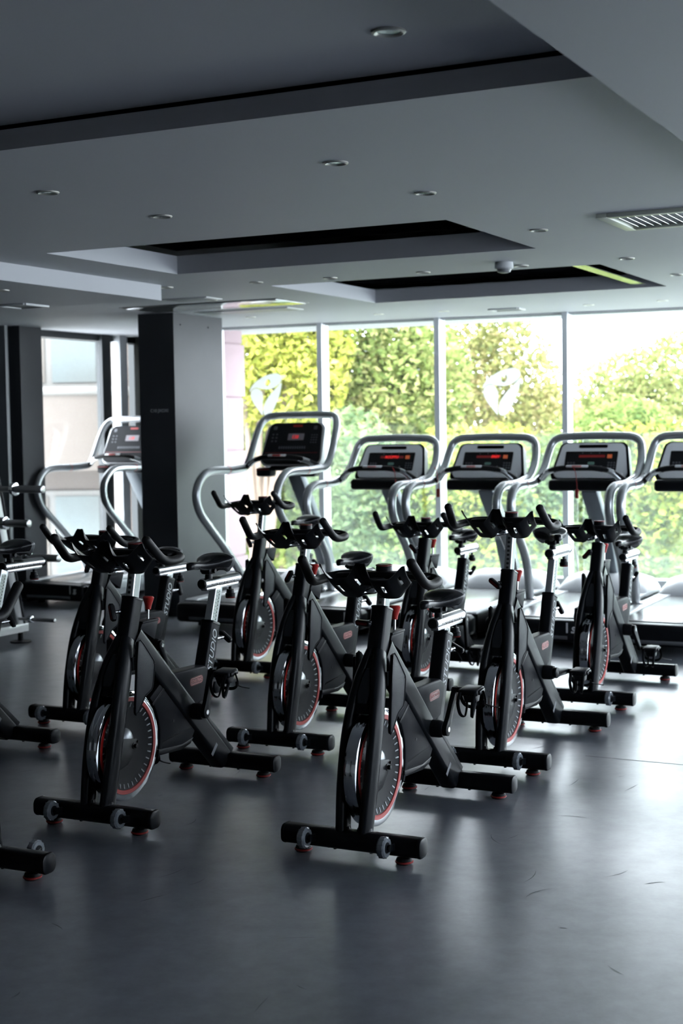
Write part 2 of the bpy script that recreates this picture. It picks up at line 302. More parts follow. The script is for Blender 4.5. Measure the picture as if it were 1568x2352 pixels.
# ------------------------------------------------------------------ room shell
U_BACK, V_RIGHT, V_LEFT, U_LEFTEND = -4.0, 4.0, -8.30, 12.15
def wall_u(v): return 11.35 + 0.083 * (v + 6.9)      # inner face of the glazed front wall
mb = MB(); rbox(mb, U_BACK, 12.4, V_LEFT - 0.2, V_RIGHT, -0.12, 0.0); flo = struct(mb.build('floor', M_FLOOR, smooth=False))
def ribbon(mb, pts, w_):
    for k in range(len(pts) - 1):
        a, b = pts[k], pts[k + 1]; n = Vector((-(b - a).y, (b - a).x, 0)).normalized(); f0 = math.sin(PI * k / (len(pts) - 1)); f1 = math.sin(PI * (k + 1) / (len(pts) - 1))
        mb.add([a - n * w_ * f0, a + n * w_ * f0, b + n * w_ * f1, b - n * w_ * f1], [(0, 1, 2, 3)])
mb = MB(); rng = random.Random(21)
for k in range(95):
    u, v = rng.uniform(2.2, 7.5), rng.uniform(-4.5, 0.6) if k % 3 else rng.uniform(-2.2, 0.4); a = rng.choice((0.35, 0.5, 2.2, 1.1)) + rng.gauss(0, 0.35); l = rng.uniform(0.03, 0.16); c_ = rng.uniform(-1.2, 1.2); p = R(u, v, 0.0007)
    pts = [p]
    for q in range(6): p = p + Vector((math.cos(a), math.sin(a), 0)) * l / 6; a += c_ / 6; pts.append(p)
    ribbon(mb, pts, rng.uniform(0.0008, 0.0024))
mb.build('scuff_marks', M_SCUFF, flo, smooth=False)
mb = MB(); P = [R(6.235, v, 0.0006) for v in (-1.9, -1.2, -0.4, 0.4, 1.2, 2.0, 3.9)]
for a, b in zip(P, P[1:]): mb.add([a, b, b + R(0.008, 0), a + R(0.008, 0)], [(0, 1, 2, 3)])
mb.build('floor_seam', M_SCUFF, flo, smooth=False)

# ceiling as a grid of slabs with three coffers left open
REC = [(-2.5, 3.79, -6.0, -1.02, 2.50), (6.07, 7.31, -4.71, -2.48, 2.527), (8.25, 9.85, -4.60, -2.41, 2.517)]
us = sorted({U_BACK, 12.4} | {x for r in REC for x in r[:2]}); vs_ = sorted({V_LEFT - 0.2, V_RIGHT} | {x for r in REC for x in r[2:4]})
mb = MB()
for i in range(len(us) - 1):
    for j in range(len(vs_) - 1):
        cu_, cv_ = (us[i] + us[i + 1]) / 2, (vs_[j] + vs_[j + 1]) / 2
        if any(r[0] < cu_ < r[1] and r[2] < cv_ < r[3] for r in REC): continue
        P = [R(us[i], vs_[j], H), R(us[i + 1], vs_[j], H), R(us[i + 1], vs_[j + 1], H), R(us[i], vs_[j + 1], H)]
        mb.add(P, [(0, 1, 2, 3)])
ceil = struct(mb.build('ceiling', M_CEIL, smooth=False))
mb = MB(); mk = MB()
for k, (u0, u1, v0, v1, zt) in enumerate(REC):
    zz = zt if k == 0 else zt + 0.03
    zw = zt - (0.014 if k == 0 else 0.0)
    for a, b in (((u0, v0), (u1, v0)), ((u1, v0), (u1, v1)), ((u1, v1), (u0, v1)), ((u0, v1), (u0, v0))):
        mb.add([R(*a, H), R(*b, H), R(*b, zw), R(*a, zw)], [(0, 1, 2, 3)])
        e = 0.05
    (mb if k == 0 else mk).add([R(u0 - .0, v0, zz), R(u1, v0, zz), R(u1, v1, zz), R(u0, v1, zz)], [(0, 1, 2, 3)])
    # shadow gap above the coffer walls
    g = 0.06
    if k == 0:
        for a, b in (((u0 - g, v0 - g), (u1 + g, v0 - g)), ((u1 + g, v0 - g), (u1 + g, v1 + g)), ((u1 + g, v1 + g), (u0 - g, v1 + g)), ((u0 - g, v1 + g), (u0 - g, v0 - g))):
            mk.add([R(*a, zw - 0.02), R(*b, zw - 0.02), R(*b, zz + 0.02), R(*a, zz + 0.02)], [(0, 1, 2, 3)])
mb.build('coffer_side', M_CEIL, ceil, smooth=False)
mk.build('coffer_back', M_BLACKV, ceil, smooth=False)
mb = MB(); rbox(mb, U_BACK, 12.4, V_LEFT - 0.2, V_RIGHT, 2.70, 2.80); mb.build('roof_slab', M_WALL, ceil, smooth=False)
# lowered bulkheads left and right
mb = MB(); rbox(mb, U_BACK, 7.80, -7.9, -5.15, 2.322, H + 0.002); mb.build('bulkhead', M_CEIL, ceil, smooth=False)
mb = MB(); rbox(mb, U_BACK, 6.1, -1.03, V_RIGHT, 2.345, H + 0.002); mb.build('bulkhead', M_CEIL, ceil, smooth=False)
# closed walls behind and beside us
mb = MB(); rbox(mb, U_BACK - 0.15, U_BACK, V_LEFT - 0.2, V_RIGHT, 0, 2.8); struct(mb.build('wall_back', M_WALL, smooth=False))
mb = MB(); rbox(mb, U_BACK, 12.6, V_RIGHT, V_RIGHT + 0.15, 0, 0.2); rbox(mb, U_BACK, 12.6, V_RIGHT, V_RIGHT + 0.15, H - 0.03, 2.8); struct(mb.build('wall_right', M_SILL, smooth=False))
mb = MB(); rbox(mb, U_BACK, 3.2, V_RIGHT, V_RIGHT + 0.15, 0.2, H - 0.03); struct(mb.build('wall_side', M_WALL, smooth=False))
for k in range(4, 9):      # unseen windows added on the right side to brighten the room
    u0 = U_BACK + 1.8 * k; mb = MB(); rbox(mb, u0, u0 + 0.06, V_RIGHT, V_RIGHT + 0.12, 0.2, H - 0.03); struct(mb.build('trim_%d' % (31 + k), M_ALU, smooth=False))
    mb = MB(); rbox(mb, u0 + 0.06, min(u0 + 1.8, 12.2), V_RIGHT + 0.06, V_RIGHT + 0.07, 0.2, H - 0.03); struct(mb.build('window_%d' % (31 + k), M_GLASSR, smooth=False))
mb = MB(); rbox(mb, U_BACK, 9.75, V_LEFT - 0.15, V_LEFT, 0, 2.8); rbox(mb, 9.75, 12.2, V_LEFT - 0.15, V_LEFT, 2.36, 2.8); struct(mb.build('wall_left', M_LWALL, smooth=False))
# glazed front wall: low sill, head, mullions, panes
def front_strip(mb, v0, v1, d0, d1, z0, z1):
    P = []
    for z in (z0, z1):
        for v, d in ((v0, d0), (v1, d0), (v1, d1), (v0, d1)): P.append(R(wall_u(v) + d, v, z))
    mb.add(P, [(0, 3, 2, 1), (4, 5, 6, 7), (0, 1, 5, 4), (1, 2, 6, 5), (2, 3, 7, 6), (3, 0, 4, 7)])
SILL = 0.2
mb = MB(); front_strip(mb, -6.95, V_RIGHT, -0.02, 0.16, 0, SILL); struct(mb.build('wall_front', M_SILL, smooth=False))
mb = MB(); front_strip(mb, -6.95, V_RIGHT, 0.02, 0.3, H - 0.012, 2.8); struct(mb.build('trim_1', M_CEIL, smooth=False))
MULL = [-6.953, -5.916, -4.829, -3.718, -2.61, -1.50, -0.39, 0.72, 1.83, 2.94]
for k, v in enumerate(MULL):
    mb = MB(); front_strip(mb, v, v + (0.047 if k else 0.05), -0.01, 0.125, SILL, H)
    o = struct(mb.build('trim_%d' % (k + 2), M_ALU, smooth=False))
for k in range(len(MULL)):
    v0 = MULL[k] + 0.04; v1 = MULL[k + 1] if k + 1 < len(MULL) else V_RIGHT
    mb = MB(); front_strip(mb, v0, v1, 0.075, 0.083, SILL, H - 0.008); o = struct(mb.build('window_%d' % (k + 1), M_GLASS, smooth=False))
    g = MB(); front_strip(g, v1 - 0.008, v1, 0.068, 0.09, SILL, H - 0.008); front_strip(g, v0, v0 + 0.006, 0.068, 0.09, SILL, H - 0.008); front_strip(g, v0, v1, 0.068, 0.09, H - 0.018, H - 0.008)
    g.build('gasket', M_GASKET, o, smooth=False)
# recessed bay on the left: dark glazed panel, corner mullion, side glazing
UB = 11.95
mb = MB(); rbox(mb, UB, UB + 0.02, -8.30, -7.31, 0.0, H); struct(mb.build('window_21', M_GLASSD, smooth=False))
mb = MB(); rbox(mb, UB + 0.03, UB + 0.12, -8.25, -7.31, 0.0, H); struct(mb.build('wall_bay', M_LWALL, smooth=False))
mb = MB(); rbox(mb, 11.34, UB + 0.12, -7.34, -7.30, 0.0, 2.8); rbox(mb, 11.34, 11.46, -7.30, -6.9535, 0.0, 2.8); struct(mb.build('wall_return', M_LWALL, smooth=False))
mb = MB(); rbox(mb, 11.70, 11.82, -8.32, -8.22, 0.0, H); o = struct(mb.build('trim_21', M_ALU, smooth=False))
mb = MB(); rbox(mb, 11.46, 11.60, -8.33, -8.26, 0.0, H); o = struct(mb.build('trim_22', M_DFRAME, smooth=False))
mb = MB(); rbox(mb, 10.38, 11.50, -8.30, -8.292, 0.06, 2.36); struct(mb.build('window_22', M_GLASS, smooth=False))
mb = MB(); rbox(mb, 10.30, 12.1, -8.36, -8.24, 0.0, 0.06); struct(mb.build('trim_23', M_DFRAME, smooth=False))
mb = MB(); rbox(mb, 10.06, 10.36, -8.36, -8.12, 0.0, H); struct(mb.build('trim_24', M_PILLAR, smooth=False))
mb = MB(); rbox(mb, 10.36, 10.41, -8.36, -8.21, 0.0, H); struct(mb.build('trim_25', M_ALU, smooth=False))
mb = MB(); rbox(mb, 9.96, 10.0, -8.3, -8.2, 0.0, H); struct(mb.build('trim_26', M_TSKIRT, smooth=False))
mb = MB(); rbox(mb, 9.75, 10.06, -8.36, -8.30, 0.0, H); struct(mb.build('window_23', M_GLASSD, smooth=False))
# pillar
mb = MB(); rbox(mb, 9.68, 10.42, -6.62, -6.285, 0.0, H); pil = struct(mb.build('pillar', M_PILLAR, smooth=False))
p0 = R(9.679, -6.52, 1.637)
text_mb('C10 JXOXI', 0.036, p0, R(0, 1), (0, 0, 1), 0.0004).build('lettering', M_WHITEINK, pil, smooth=False)
bo = MB()
for uu in (9.78, 10.20): bo.lathe([(0.008, 0.0), (0.008, 0.003), (0.004, 0.005)], (0, 0, 0), 'x', 8) if False else bo.box(R(uu, -6.284, 2.33), (0.012, 0.012, 0.012), 0.004)
bo.build('screw', M_INK, pil)

# ------------------------------------------------------------------ spin bike
def make_bike():
    root = empty('spin_bike')
    def sec(hx, hz, n=5): return rrect(hx * 2, hz * 2, min(hx, hz) * 0.72, n)
    def bar(name, x, hl, cap_w):
        mb = MB(); S = sec(0.036, 0.034)
        mb.rings([[(x + a, y, 0.061 + b) for a, b in S] for y in (-hl + 0.012, hl - 0.012)])
        for y in (-0.085, 0.085): mb.rings([[(x + a * 1.012, y + d, 0.061 + b * 1.014) for a, b in S] for d in (-0.0035, 0.0035)])
        for y in (-0.07, 0.07): mb.lathe([(0.006, 0.02), (0.006, 0.028)], (x, y, 0.0), 'z', 8)
        o = mb.build(name, M_FRAME, root)
        for s in (-1, 1):
            c = MB(); c.rings([[(x + a * k, s * (hl - q), 0.061 + b * k) for a, b in S] for k, q in ((1.0, 0.0125), (1.03, 0.0115), (1.03, 0.006), (0.97, 0.001), (0.82, -0.0015))])
            c.build('end_cap', M_FRAME, o)
        return o
    bar('front_stabilizer', 0.507, 0.268, 0); bar('rear_stabilizer', -0.441, 0.264, 0)
    for x, y in ((0.507, 0.195), (0.507, -0.195), (-0.441, 0.195), (-0.441, -0.195)):
        f = MB(); f.lathe([(0.012, 0.034), (0.012, 0.024), (0.026, 0.021), (0.029, 0.013), (0.029, 0.009), (0.024, 0.009)], (x, y, 0), 'z', 20)
        f.lathe([(0.026, 0.0045), (0.027, 0.0), (0.020, 0.0)], (x, y, 0), 'z', 20)
        fo = f.build('levelling_foot', M_RUBBER, root)
        g = MB(); g.lathe([(0.027, 0.0125), (0.032, 0.0105), (0.032, 0.006), (0.027, 0.003)], (x, y, 0), 'z', 20); g.build('ring', M_REDRING, fo)
    for y in (-0.152, 0.152):
        t = MB(); t.lathe([(0.020, -0.013), (0.032, -0.014), (0.037, -0.008), (0.037, 0.008), (0.032, 0.014), (0.020, 0.013)], (0.582, y, 0.071), 'y', 24)
        for k in range(12):
            a = 2 * PI * k / 12; t.box((0.582 + 0.036 * math.sin(a), y, 0.071 + 0.036 * math.cos(a)), (0.004, 0.022, 0.004), 0.001, Matrix.Rotation(a, 3, 'Y'))
        to = t.build('transport_wheel', M_CLEAR, root)
        h = MB(); h.lathe([(0.019, -0.0145), (0.021, 0.0), (0.019, 0.0145)], (0.582, y, 0.071), 'y', 18); h.lathe([(0.008, 0.013), (0.008, 0.021)], (0.582, y, 0.071), 'y', 12); h.build('hub', M_PLAST, to)
        b = MB(); b.obox((0.535, y - 0.022, 0.062), (0.585, y - 0.022, 0.071), 0.006, 0.026, 0.003); b.obox((0.535, y + 0.022, 0.062), (0.585, y + 0.022, 0.071), 0.006, 0.026, 0.003); b.build('bracket', M_FRAME, to)
    # fork, head tube and shield
    for s in (-1, 1):
        P = smooth_path([(0.292, s * 0.016, 0.690), (0.320, s * 0.025, 0.645), (0.356, s * 0.037, 0.575), (0.395, s * 0.047, 0.485), (0.428, s * 0.0515, 0.385), (0.465, s * 0.0505, 0.24), (0.495, s * 0.043, 0.085)], 5)
        n = len(P); mb = MB(); mb.tube(P, [0.0195 + 0.0045 * min(1, i / 8) for i in range(n)], 20, ab=(1.72, 0.98), up=(1, 0, 0))
        mb.tube([(0.495, s * 0.042, 0.104), (0.497, s * 0.042, 0.088)], [0.026, 0.031], 14)
        mb.build('fork_leg', M_FRAME, root)
    mb = MB(); d0 = Vector((0.232, 0, 0.845)); d1 = Vector((0.298, 0, 0.635)); ax = (d0 - d1).normalized(); px = Vector((ax.z, 0, -ax.x))
    S = rrect(0.076, 0.062, 0.017, 4)
    mb.rings([[d1 + ax * (t * (d0 - d1).length) + px * (a * k) + Vector((0, b * k, 0)) for a, b in S] for t, k in ((0, 1.0), (0.965, 1.0), (0.966, 1.05), (0.99, 1.05), (1.0, 1.0))])
    mb.build('head_tube', M_FRAME, root)
    mb = MB(); rows = []
    for z, w_, x in ((0.685, 0.012, 0.318), (0.645, 0.025, 0.342), (0.60, 0.034, 0.366), (0.55, 0.041, 0.388), (0.51, 0.045, 0.404), (0.488, 0.047, 0.412)):
        rows.append([(x + 0.010 * math.cos(PI * t / 2) - 0.004 * abs(t), w_ * t, z) for t in (-1, -.72, -.4, 0, .4, .72, 1)] + [(x - 0.030, w_ * t, z) for t in (1, 0, -1)])
    mb.rings(rows); sh = mb.build('fork_shield', M_PLAST, root)
    mb = MB(); rows = []
    for z, w_, x in ((0.640, 0.006, 0.354), (0.61, 0.014, 0.370), (0.56, 0.022, 0.393), (0.525, 0.018, 0.407)):
        rows.append([(x + 0.010, w_ * t, z) for t in (-1, -.4, .4, 1)] + [(x - 0.012, w_ * t, z) for t in (1, -1)])
    mb.rings(rows); mb.build('inset_panel', M_PAD, sh)
    # main beams
    mb = MB(); S = rrect(0.074, 0.094, 0.018, 4); a0 = Vector((0.255, 0, 0.6945)); a1 = Vector((-0.410, 0, 0.0705)); ax = (a1 - a0).normalized(); nz = Vector((-ax.z, 0, ax.x))
    mb.rings([[p + nz * -b + Vector((0, a, 0)) for a, b in S] for p in (a0, a1)]); dt = mb.build('down_tube', M_FRAME, root)
    c = MB(); c.prism([(-0.200, 0.320), (-0.222, 0.322), (-0.300, 0.256), (-0.470, 0.106), (-0.455, 0.090), (-0.430, 0.094)], -0.034, 0.034, 0.006); c.build('lower_cover', M_PLAST, dt)
    c = MB(); c.box((-0.300, 0.0373, 0.135), (0.018, 0.0008, 0.06), 0, Matrix.Rotation(rad(-46), 3, 'Y')); c.build('sticker', M_GREYINK, dt)
    mb = MB(); S = rrect(0.080, 0.060, 0.016, 4); b0 = Vector((-0.353, 0, 0.676)); b1 = Vector((-0.210, 0, 0.262)); ax = (b0 - b1).normalized(); px = Vector((ax.z, 0, -ax.x)); ln = (b0 - b1).length
    mb.rings([[b1 + ax * (t * ln) + px * (a * k) + Vector((0, b * k, 0)) for a, b in S] for t, k in ((0, 1.0), (0.972, 1.0), (0.973, 1.05), (0.992, 1.05), (1.0, 1.0))])
    st = mb.build('seat_tube', M_FRAME, root)
    o = b1 + ax * 0.222 + px * -0.014 + Vector((0, 0.0303, 0))
    text_mb('STUDIO', 0.050, o, ax, px, 0.0004, 0.28).build('lettering', M_WHITEINK, st, smooth=False)
    mb = MB(); mb.prism([(0.012, 0.512), (-0.245, 0.505), (-0.292, 0.482), (-0.242, 0.36), (-0.155, 0.345)], -0.032, 0.032, 0.010, 3); pn = mb.build('frame_panel', M_PANEL, root)
    bx = Vector((-1, 0, 0.03)).normalized(); bc = Vector((-0.175, 0.0322, 0.452)); bz = Vector((0.03, 0, 1)).normalized()
    def plate(w_, h_, r_, y0, y1, mb): return mb.prism([(bc.x + bx.x * a + bz.x * b, bc.z + bx.z * a + bz.z * b) for a, b in rrect(w_, h_, r_)], y0, y1)
    bd = plate(0.104, 0.034, 0.015, 0.0316, 0.0326, MB()).build('badge', M_DARKRED, pn, smooth=False)
    k = MB(); P = [Vector((bc.x + bx.x * a + bz.x * b, 0.0328, bc.z + bx.z * a + bz.z * b)) for a, b in rrect(0.094, 0.025, 0.011)]
    k.tube(P, 0.0009, 6, closed=True); text_mb('STAR TRAC', 0.0165, bc - bx * 0.041 - bz * 0.0055 + Vector((0, 0.0008, 0)), bx, bz, 0.0003, 0.2, k)
    for v in k.v: pass
    pn2 = k.build('badge_lettering', M_PINKINK, pn, smooth=False)
    # belt guard
    arc = [(0.318 + 0.219 * math.cos(a), 0.280 + 0.219 * math.sin(a)) for a in [rad(t) for t in range(134, 222, 8)]]
    mb = MB(); mb.prism(arc + [(0.10, 0.204), (-0.06, 0.194), (-0.135, 0.206), (-0.185, 0.262), (-0.165, 0.315), (0.06, 0.50)], -0.027, 0.027, 0.008, 2); g = mb.build('belt_guard', M_PANEL, root)
    mb = MB(); mb.prism([(0.115, 0.205), (0.10, 0.194), (-0.06, 0.184), (-0.125, 0.195), (-0.15, 0.218), (-0.06, 0.206), (0.112, 0.220)], -0.029, 0.029, 0.004); mb.build('lower_trim', M_PLAST, g)
    mb = MB(); mb.lathe([(0.006, 0.0265), (0.006, 0.0285)], (0.0, 0, 0.315), 'y', 10); mb.obox((0.150, 0.0275, 0.408), (0.06, 0.0275, 0.462), 0.003, 0.012, 0.001); mb.build('rivet_strip', M_PLAST, g)
    # flywheel
    c = (0.318, 0, 0.2785); fl = MB()
    fl.lathe([(0.1485, -0.014), (0.1485, 0.014)], c, 'y', 64); fl.lathe([(0.03, -0.019), (0.1485, -0.0145), (0.173, -0.0225), (0.186, -0.0225), (0.186, 0.0225), (0.173, 0.0225), (0.1485, 0.0145), (0.03, 0.019)], c, 'y', 64)
    fo = fl.build('flywheel', M_DISC, root)
    r = MB(); r.lathe([(0.186, -0.0245), (0.203, -0.0252), (0.2105, -0.022), (0.213, -0.0115), (0.2115, -0.0045), (0.2115, 0.0045), (0.213, 0.0115), (0.2105, 0.022), (0.203, 0.0252), (0.186, 0.0245)], c, 'y', 96, cap=False); r.build('rim', M_CHROME, fo)
    r = MB()
    for s in (-1, 1): r.lathe([(0.1710, s * 0.0225), (0.1725, s * 0.0250), (0.1875, s * 0.0258), (0.1885, s * 0.0235)], c, 'y', 96, cap=False)
    r.build('red_ring', M_RED, fo)
    r = MB()
    for k in range(36):
        a = 2 * PI * k / 36; ca, sa = math.cos(a), math.sin(a)
        for s in (-1, 1):
            r.box((c[0] + 0.1575 * sa, s * 0.0180, c[2] + 0.1575 * ca), (0.0056, 0.0036, 0.019), 0.0014, Matrix.Rotation(rad(s * 17), 3, 'X') @ Matrix.Identity(3) if False else Matrix.Rotation(a, 3, 'Y') @ Matrix.Rotation(rad(-s * 16), 3, 'X'), 1)
    r.build('dash_marks', M_WHITEINK, fo)
    r = MB(); r.lathe([(0.046, 0.015), (0.043, 0.025), (0.032, 0.036), (0.015, 0.041), (0.001, 0.042)], (0.335, 0, 0.305), 'y', 24)
    r.build('hub', M_HUB, fo)
    r = MB(); r.prism([(0.450, 0.330), (0.300, 0.305), (0.288, 0.278), (0.36, 0.215), (0.470, 0.195)], 0.044, 0.050, 0.002)
    r.lathe([(0.013, 0.030), (0.013, 0.052), (0.008, 0.053), (0.008, 0.064), (0.004, 0.065)], (0.318, 0, 0.280), 'y', 14); r.lathe([(0.005, 0.040), (0.005, 0.055)], (0.294, 0, 0.292), 'y', 10); r.build('axle_bracket', M_PLAST, root)
    # side guards on the fork
    for s in (-1, 1):
        pts = [(a - 0.046, b - 0.016) for a, b in ((0.352, 0.700), (0.333, 0.703), (0.315, 0.688), (0.246, 0.612), (0.240, 0.596), (0.258, 0.512), (0.266, 0.500), (0.308, 0.484), (0.318, 0.476), (0.366, 0.424), (0.376, 0.420), (0.380, 0.432), (0.366, 0.560))]
        y = s * 0.060
        mb = MB(); mb.prism(pts, min(y, y + s * 0.012), max(y, y + s * 0.012), 0.004, 2)
        g = mb.build('sweat_guard', M_PAD, root)
        e = MB(); e.tube([(a, y + s * 0.011, b) for a, b in pts], 0.0034, 8, closed=True)
        for q in ((0.198, 0.586), (0.326, 0.408)): e.lathe([(0.004, 0.0), (0.004, 0.003)], (q[0], y + s * 0.012, q[1]), 'y', 8)
        e.build('edge_trim', M_PANEL, g)
        b = MB(); b.obox((0.318, s * 0.020, 0.60), (0.318, s * 0.060, 0.60), 0.02, 0.05); b.build('mount', M_PLAST, g)
    # brake and head lever
    mb = MB(); mb.prism([(0.205, 0.742), (0.098, 0.742), (0.092, 0.735), (0.120, 0.665), (0.22, 0.72)], -0.026, 0.026, 0.004); mb.prism([(0.205, 0.748), (0.092, 0.748), (0.090, 0.738), (0.205, 0.738)], -0.028, 0.028, 0.003); mb.build('brake_housing', M_PANEL, root)
    mb = MB(); mb.tube([(0.128, 0, 0.745), (0.124, 0, 0.80)], 0.0055, 10); bl = mb.build('brake_lever', M_BRUSH, root)
    mb = MB(); mb.tube([(0.1245, 0, 0.786), (0.123, 0, 0.80), (0.121, 0, 0.832), (0.1205, 0, 0.838)], [0.011, 0.013, 0.023, 0.019], 14); mb.build('knob', M_RED, bl)
    def t_lever(loc, rz):
        mb = MB(); mb.lathe([(0.011, -0.005), (0.011, 0.018), (0.008, 0.020), (0.008, 0.030), (0.0095, 0.031), (0.0095, 0.042), (0.006, 0.043), (0.006, 0.062)], (0, 0, 0), 'x', 12)
        lo = mb.build('height_lever', M_BRUSH, root, loc)
        lo.rotation_euler = (0, 0, rz)
        hb = MB(); S = rrect(0.072, 0.022, 0.0105, 4); hb.rings([[(x, a * k, b * k) for a, b in S] for x, k in ((-0.009, 0.86), (-0.005, 1.0), (0.006, 1.0), (0.010, 0.9))])
        ho = hb.build('lever_grip', M_PLAST, lo, (0.066, 0, 0))
        ib = MB(); S = rrect(0.056, 0.011, 0.005, 4); ib.rings([[(x, a, b) for a, b in S] for x in (0.008, 0.0114)]); ib.m = 0
        ib2 = ib; hb2 = MB()
        inl = ib2.build('grip_inlay', M_DARKRED, lo, (0.066, 0, 0))
        return lo, ho, inl
    t_lever((0.252, -0.014, 0.795), rad(-22)); t_lever((-0.372, 0.012, 0.600), rad(172))
    # handlebar group (height-adjusted later)
    mb = MB(); ax = Vector((-0.22, 0, 0.975)).normalized(); px = Vector((ax.z, 0, -ax.x)); S = rrect(0.050, 0.034, 0.006, 3); h0 = Vector((0.262, 0, 0.700)); L_ = 0.215
    mb.rings([[h0 + ax * t + px * a + Vector((0, b, 0)) for a, b in S] for t in (0, L_)]); hp = mb.build('handlebar_post', M_POST, root)
    mb = MB(); mb.box(h0 + ax * 0.11 + Vector((0, 0.0174, 0)), (0.030, 0.0008, 0.19), 0, Matrix.Rotation(math.atan2(ax.x, ax.z), 3, 'Y')); mb.build('scale_label', M_LABEL, hp)
    mb = MB()
    for k in range(9): mb.box(h0 + ax * (0.03 + 0.019 * k) + px * 0.0252, (0.002, 0.012, 0.010), 0.0008, Matrix.Rotation(math.atan2(ax.x, ax.z), 3, 'Y'))
    mb.build('pin_holes', M_INK, hp)
    P = []
    half = [(0.225, 0.0, 0.958), (0.218, 0.07, 0.960), (0.206, 0.135, 0.958), (0.202, 0.180, 0.954), (0.222, 0.213, 0.948), (0.262, 0.227, 0.944), (0.318, 0.227, 0.942), (0.358, 0.223, 0.951), (0.390, 0.218, 0.975), (0.452, 0.210, 1.033)]
    rr = [0.017] * 4 + [0.0165] + [0.0175] * 5
    pts = [(x, -y, z) for x, y, z in reversed(half)] + half[1:]
    P = smooth_path(pts, 6); mb = MB()
    end0, end1 = P[0] + (P[0] - P[1]).normalized() * 0.012, P[-1] + (P[-1] - P[-2]).normalized() * 0.012
    n = len(P); mb.tube([end0, P[0] + (P[0] - P[1]).normalized() * 0.007] + P + [P[-1] + (P[-1] - P[-2]).normalized() * 0.007, end1], [0.008, 0.014] + [0.0175] * n + [0.014, 0.008], 14)
    hb = mb.build('handlebar', M_RUBBER, root)
    mb = MB(); mb.box((0.228, 0, 0.962), (0.066, 0.20, 0.026), 0.010, None, 3)
    for s in (-1, 1): mb.obox((0.20, s * 0.06, 0.962), (0.236, s * 0.185, 0.955), 0.05, 0.020, 0.008)
    mb.build('elbow_plate', M_PLAST, hb)
    bh = MB()
    TH = [(0, 1.018, .418), (.018, 1.018, .416), (.030, .992, .424), (.045, .970, .432), (.060, .964, .438), (.105, .964, .438), (.122, .972, .432), (.142, .992, .424), (.156, 1.010, .412), (.166, 1.012, .405)]
    BH = [(0, .930, .322), (.012, .926, .322), (.022, .915, .324), (.036, .898, .326), (.052, .890, .330), (.095, .890, .330), (.115, .897, .324), (.132, .918, .324), (.146, .935, .322), (.153, .946, .320)]
    tp, bp_ = smooth_path([(c_, a_, b_) for a_, b_, c_ in TH], 4), smooth_path([(c_, a_, b_) for a_, b_, c_ in BH], 4)
    mir = lambda L_: [Vector((p.x, -p.y, p.z)) for p in reversed(L_[1:])] + L_
    tp, bp_ = mir(tp), mir(bp_); NC, NZ = len(tp) - 1, 10; V = []; inner = []
    for a_, b_ in zip(bp_, tp):
        for q in range(NZ + 1):
            t = q / NZ; p = a_.lerp(b_, t); p.x += 0.014 * math.sin(PI * t * 0.9); V.append(p); inner.append(p + Vector((-0.0042, 0, 0.0032)))
    def slot(i, j):
        k = i - NC // 2; k = k if k >= 0 else -k - 1
        return 3 <= j <= 6 and (k in (7, 8) or (k == 18) or k in (28, 29))
    idx = lambda i, j: i * (NZ + 1) + j; o = len(V); F = []
    for i in range(NC):
        for j in range(NZ):
            if slot(i, j): continue
            F.append((idx(i, j), idx(i + 1, j), idx(i + 1, j + 1), idx(i, j + 1))); F.append((o + idx(i, j), o + idx(i, j + 1), o + idx(i + 1, j + 1), o + idx(i + 1, j)))
            for (di, dj, e0, e1) in ((-1, 0, (i, j), (i, j + 1)), (1, 0, (i + 1, j), (i + 1, j + 1)), (0, -1, (i, j), (i + 1, j)), (0, 1, (i, j + 1), (i + 1, j + 1))):
                ni, nj = i + di, j + dj
                if not (0 <= ni < NC and 0 <= nj < NZ) or slot(ni, nj): F.append((idx(*e0), idx(*e1), o + idx(*e1), o + idx(*e0)))
    bh.add(V + inner, F); bh.box((0.290, 0, 0.945), (0.12, 0.05, 0.022), 0.006)
    bh.build('bottle_holder', M_PLAST, root, angle=50)
    mb = MB(); mb.lathe([(0.030, 0.970), (0.030, 0.990), (0.026, 0.998)], (0.212, 0, 0), 'z', 24); kn = mb.build('console_knob', M_PLAST, root)
    mb = MB(); mb.lathe([(0.0285, 0.9925), (0.0305, 0.994), (0.0305, 0.997), (0.0265, 0.9995)], (0.212, 0, 0), 'z', 24, cap=False); mb.build('knob_ring', M_DARKRED, kn)
    mb = MB(); mb.obox((0.16, -0.02, 0.918), (0.30, -0.02, 0.918), 0.05, 0.03, 0.012); mb.tube([(0.225, -0.03, 0.905), (0.262, -0.055, 0.903), (0.275, -0.064, 0.902)], 0.013, 12); cl = mb.build('slide_clamp', M_CHROME, root)
    mb = MB(); mb.tube([(0.275, -0.064, 0.902), (0.288, -0.073, 0.901), (0.296, -0.079, 0.900)], [0.016, 0.019, 0.012], 12); mb.build('clamp_knob', M_PLAST, cl)
    # seat group
    mb = MB(); ax = (b0 - b1).normalized(); px = Vector((ax.z, 0, -ax.x)); S = rrect(0.056, 0.036, 0.006, 3); s0 = b0 - ax * 0.23; e0 = b0 + ax * 0.030
    mb.rings([[p + px * a + Vector((0, b, 0)) for a, b in S] for p in (s0, e0)]); sp = mb.build('seat_post', M_POST, root)
    ang = math.atan2(ax.x, ax.z); mid = b0 - ax * 0.095
    mb = MB(); mb.box(mid + Vector((0, 0.0184, 0)) + px * 0.004, (0.034, 0.0008, 0.21), 0, Matrix.Rotation(ang, 3, 'Y')); lb = mb.build('scale_label', M_LABEL, sp)
    mb = MB()
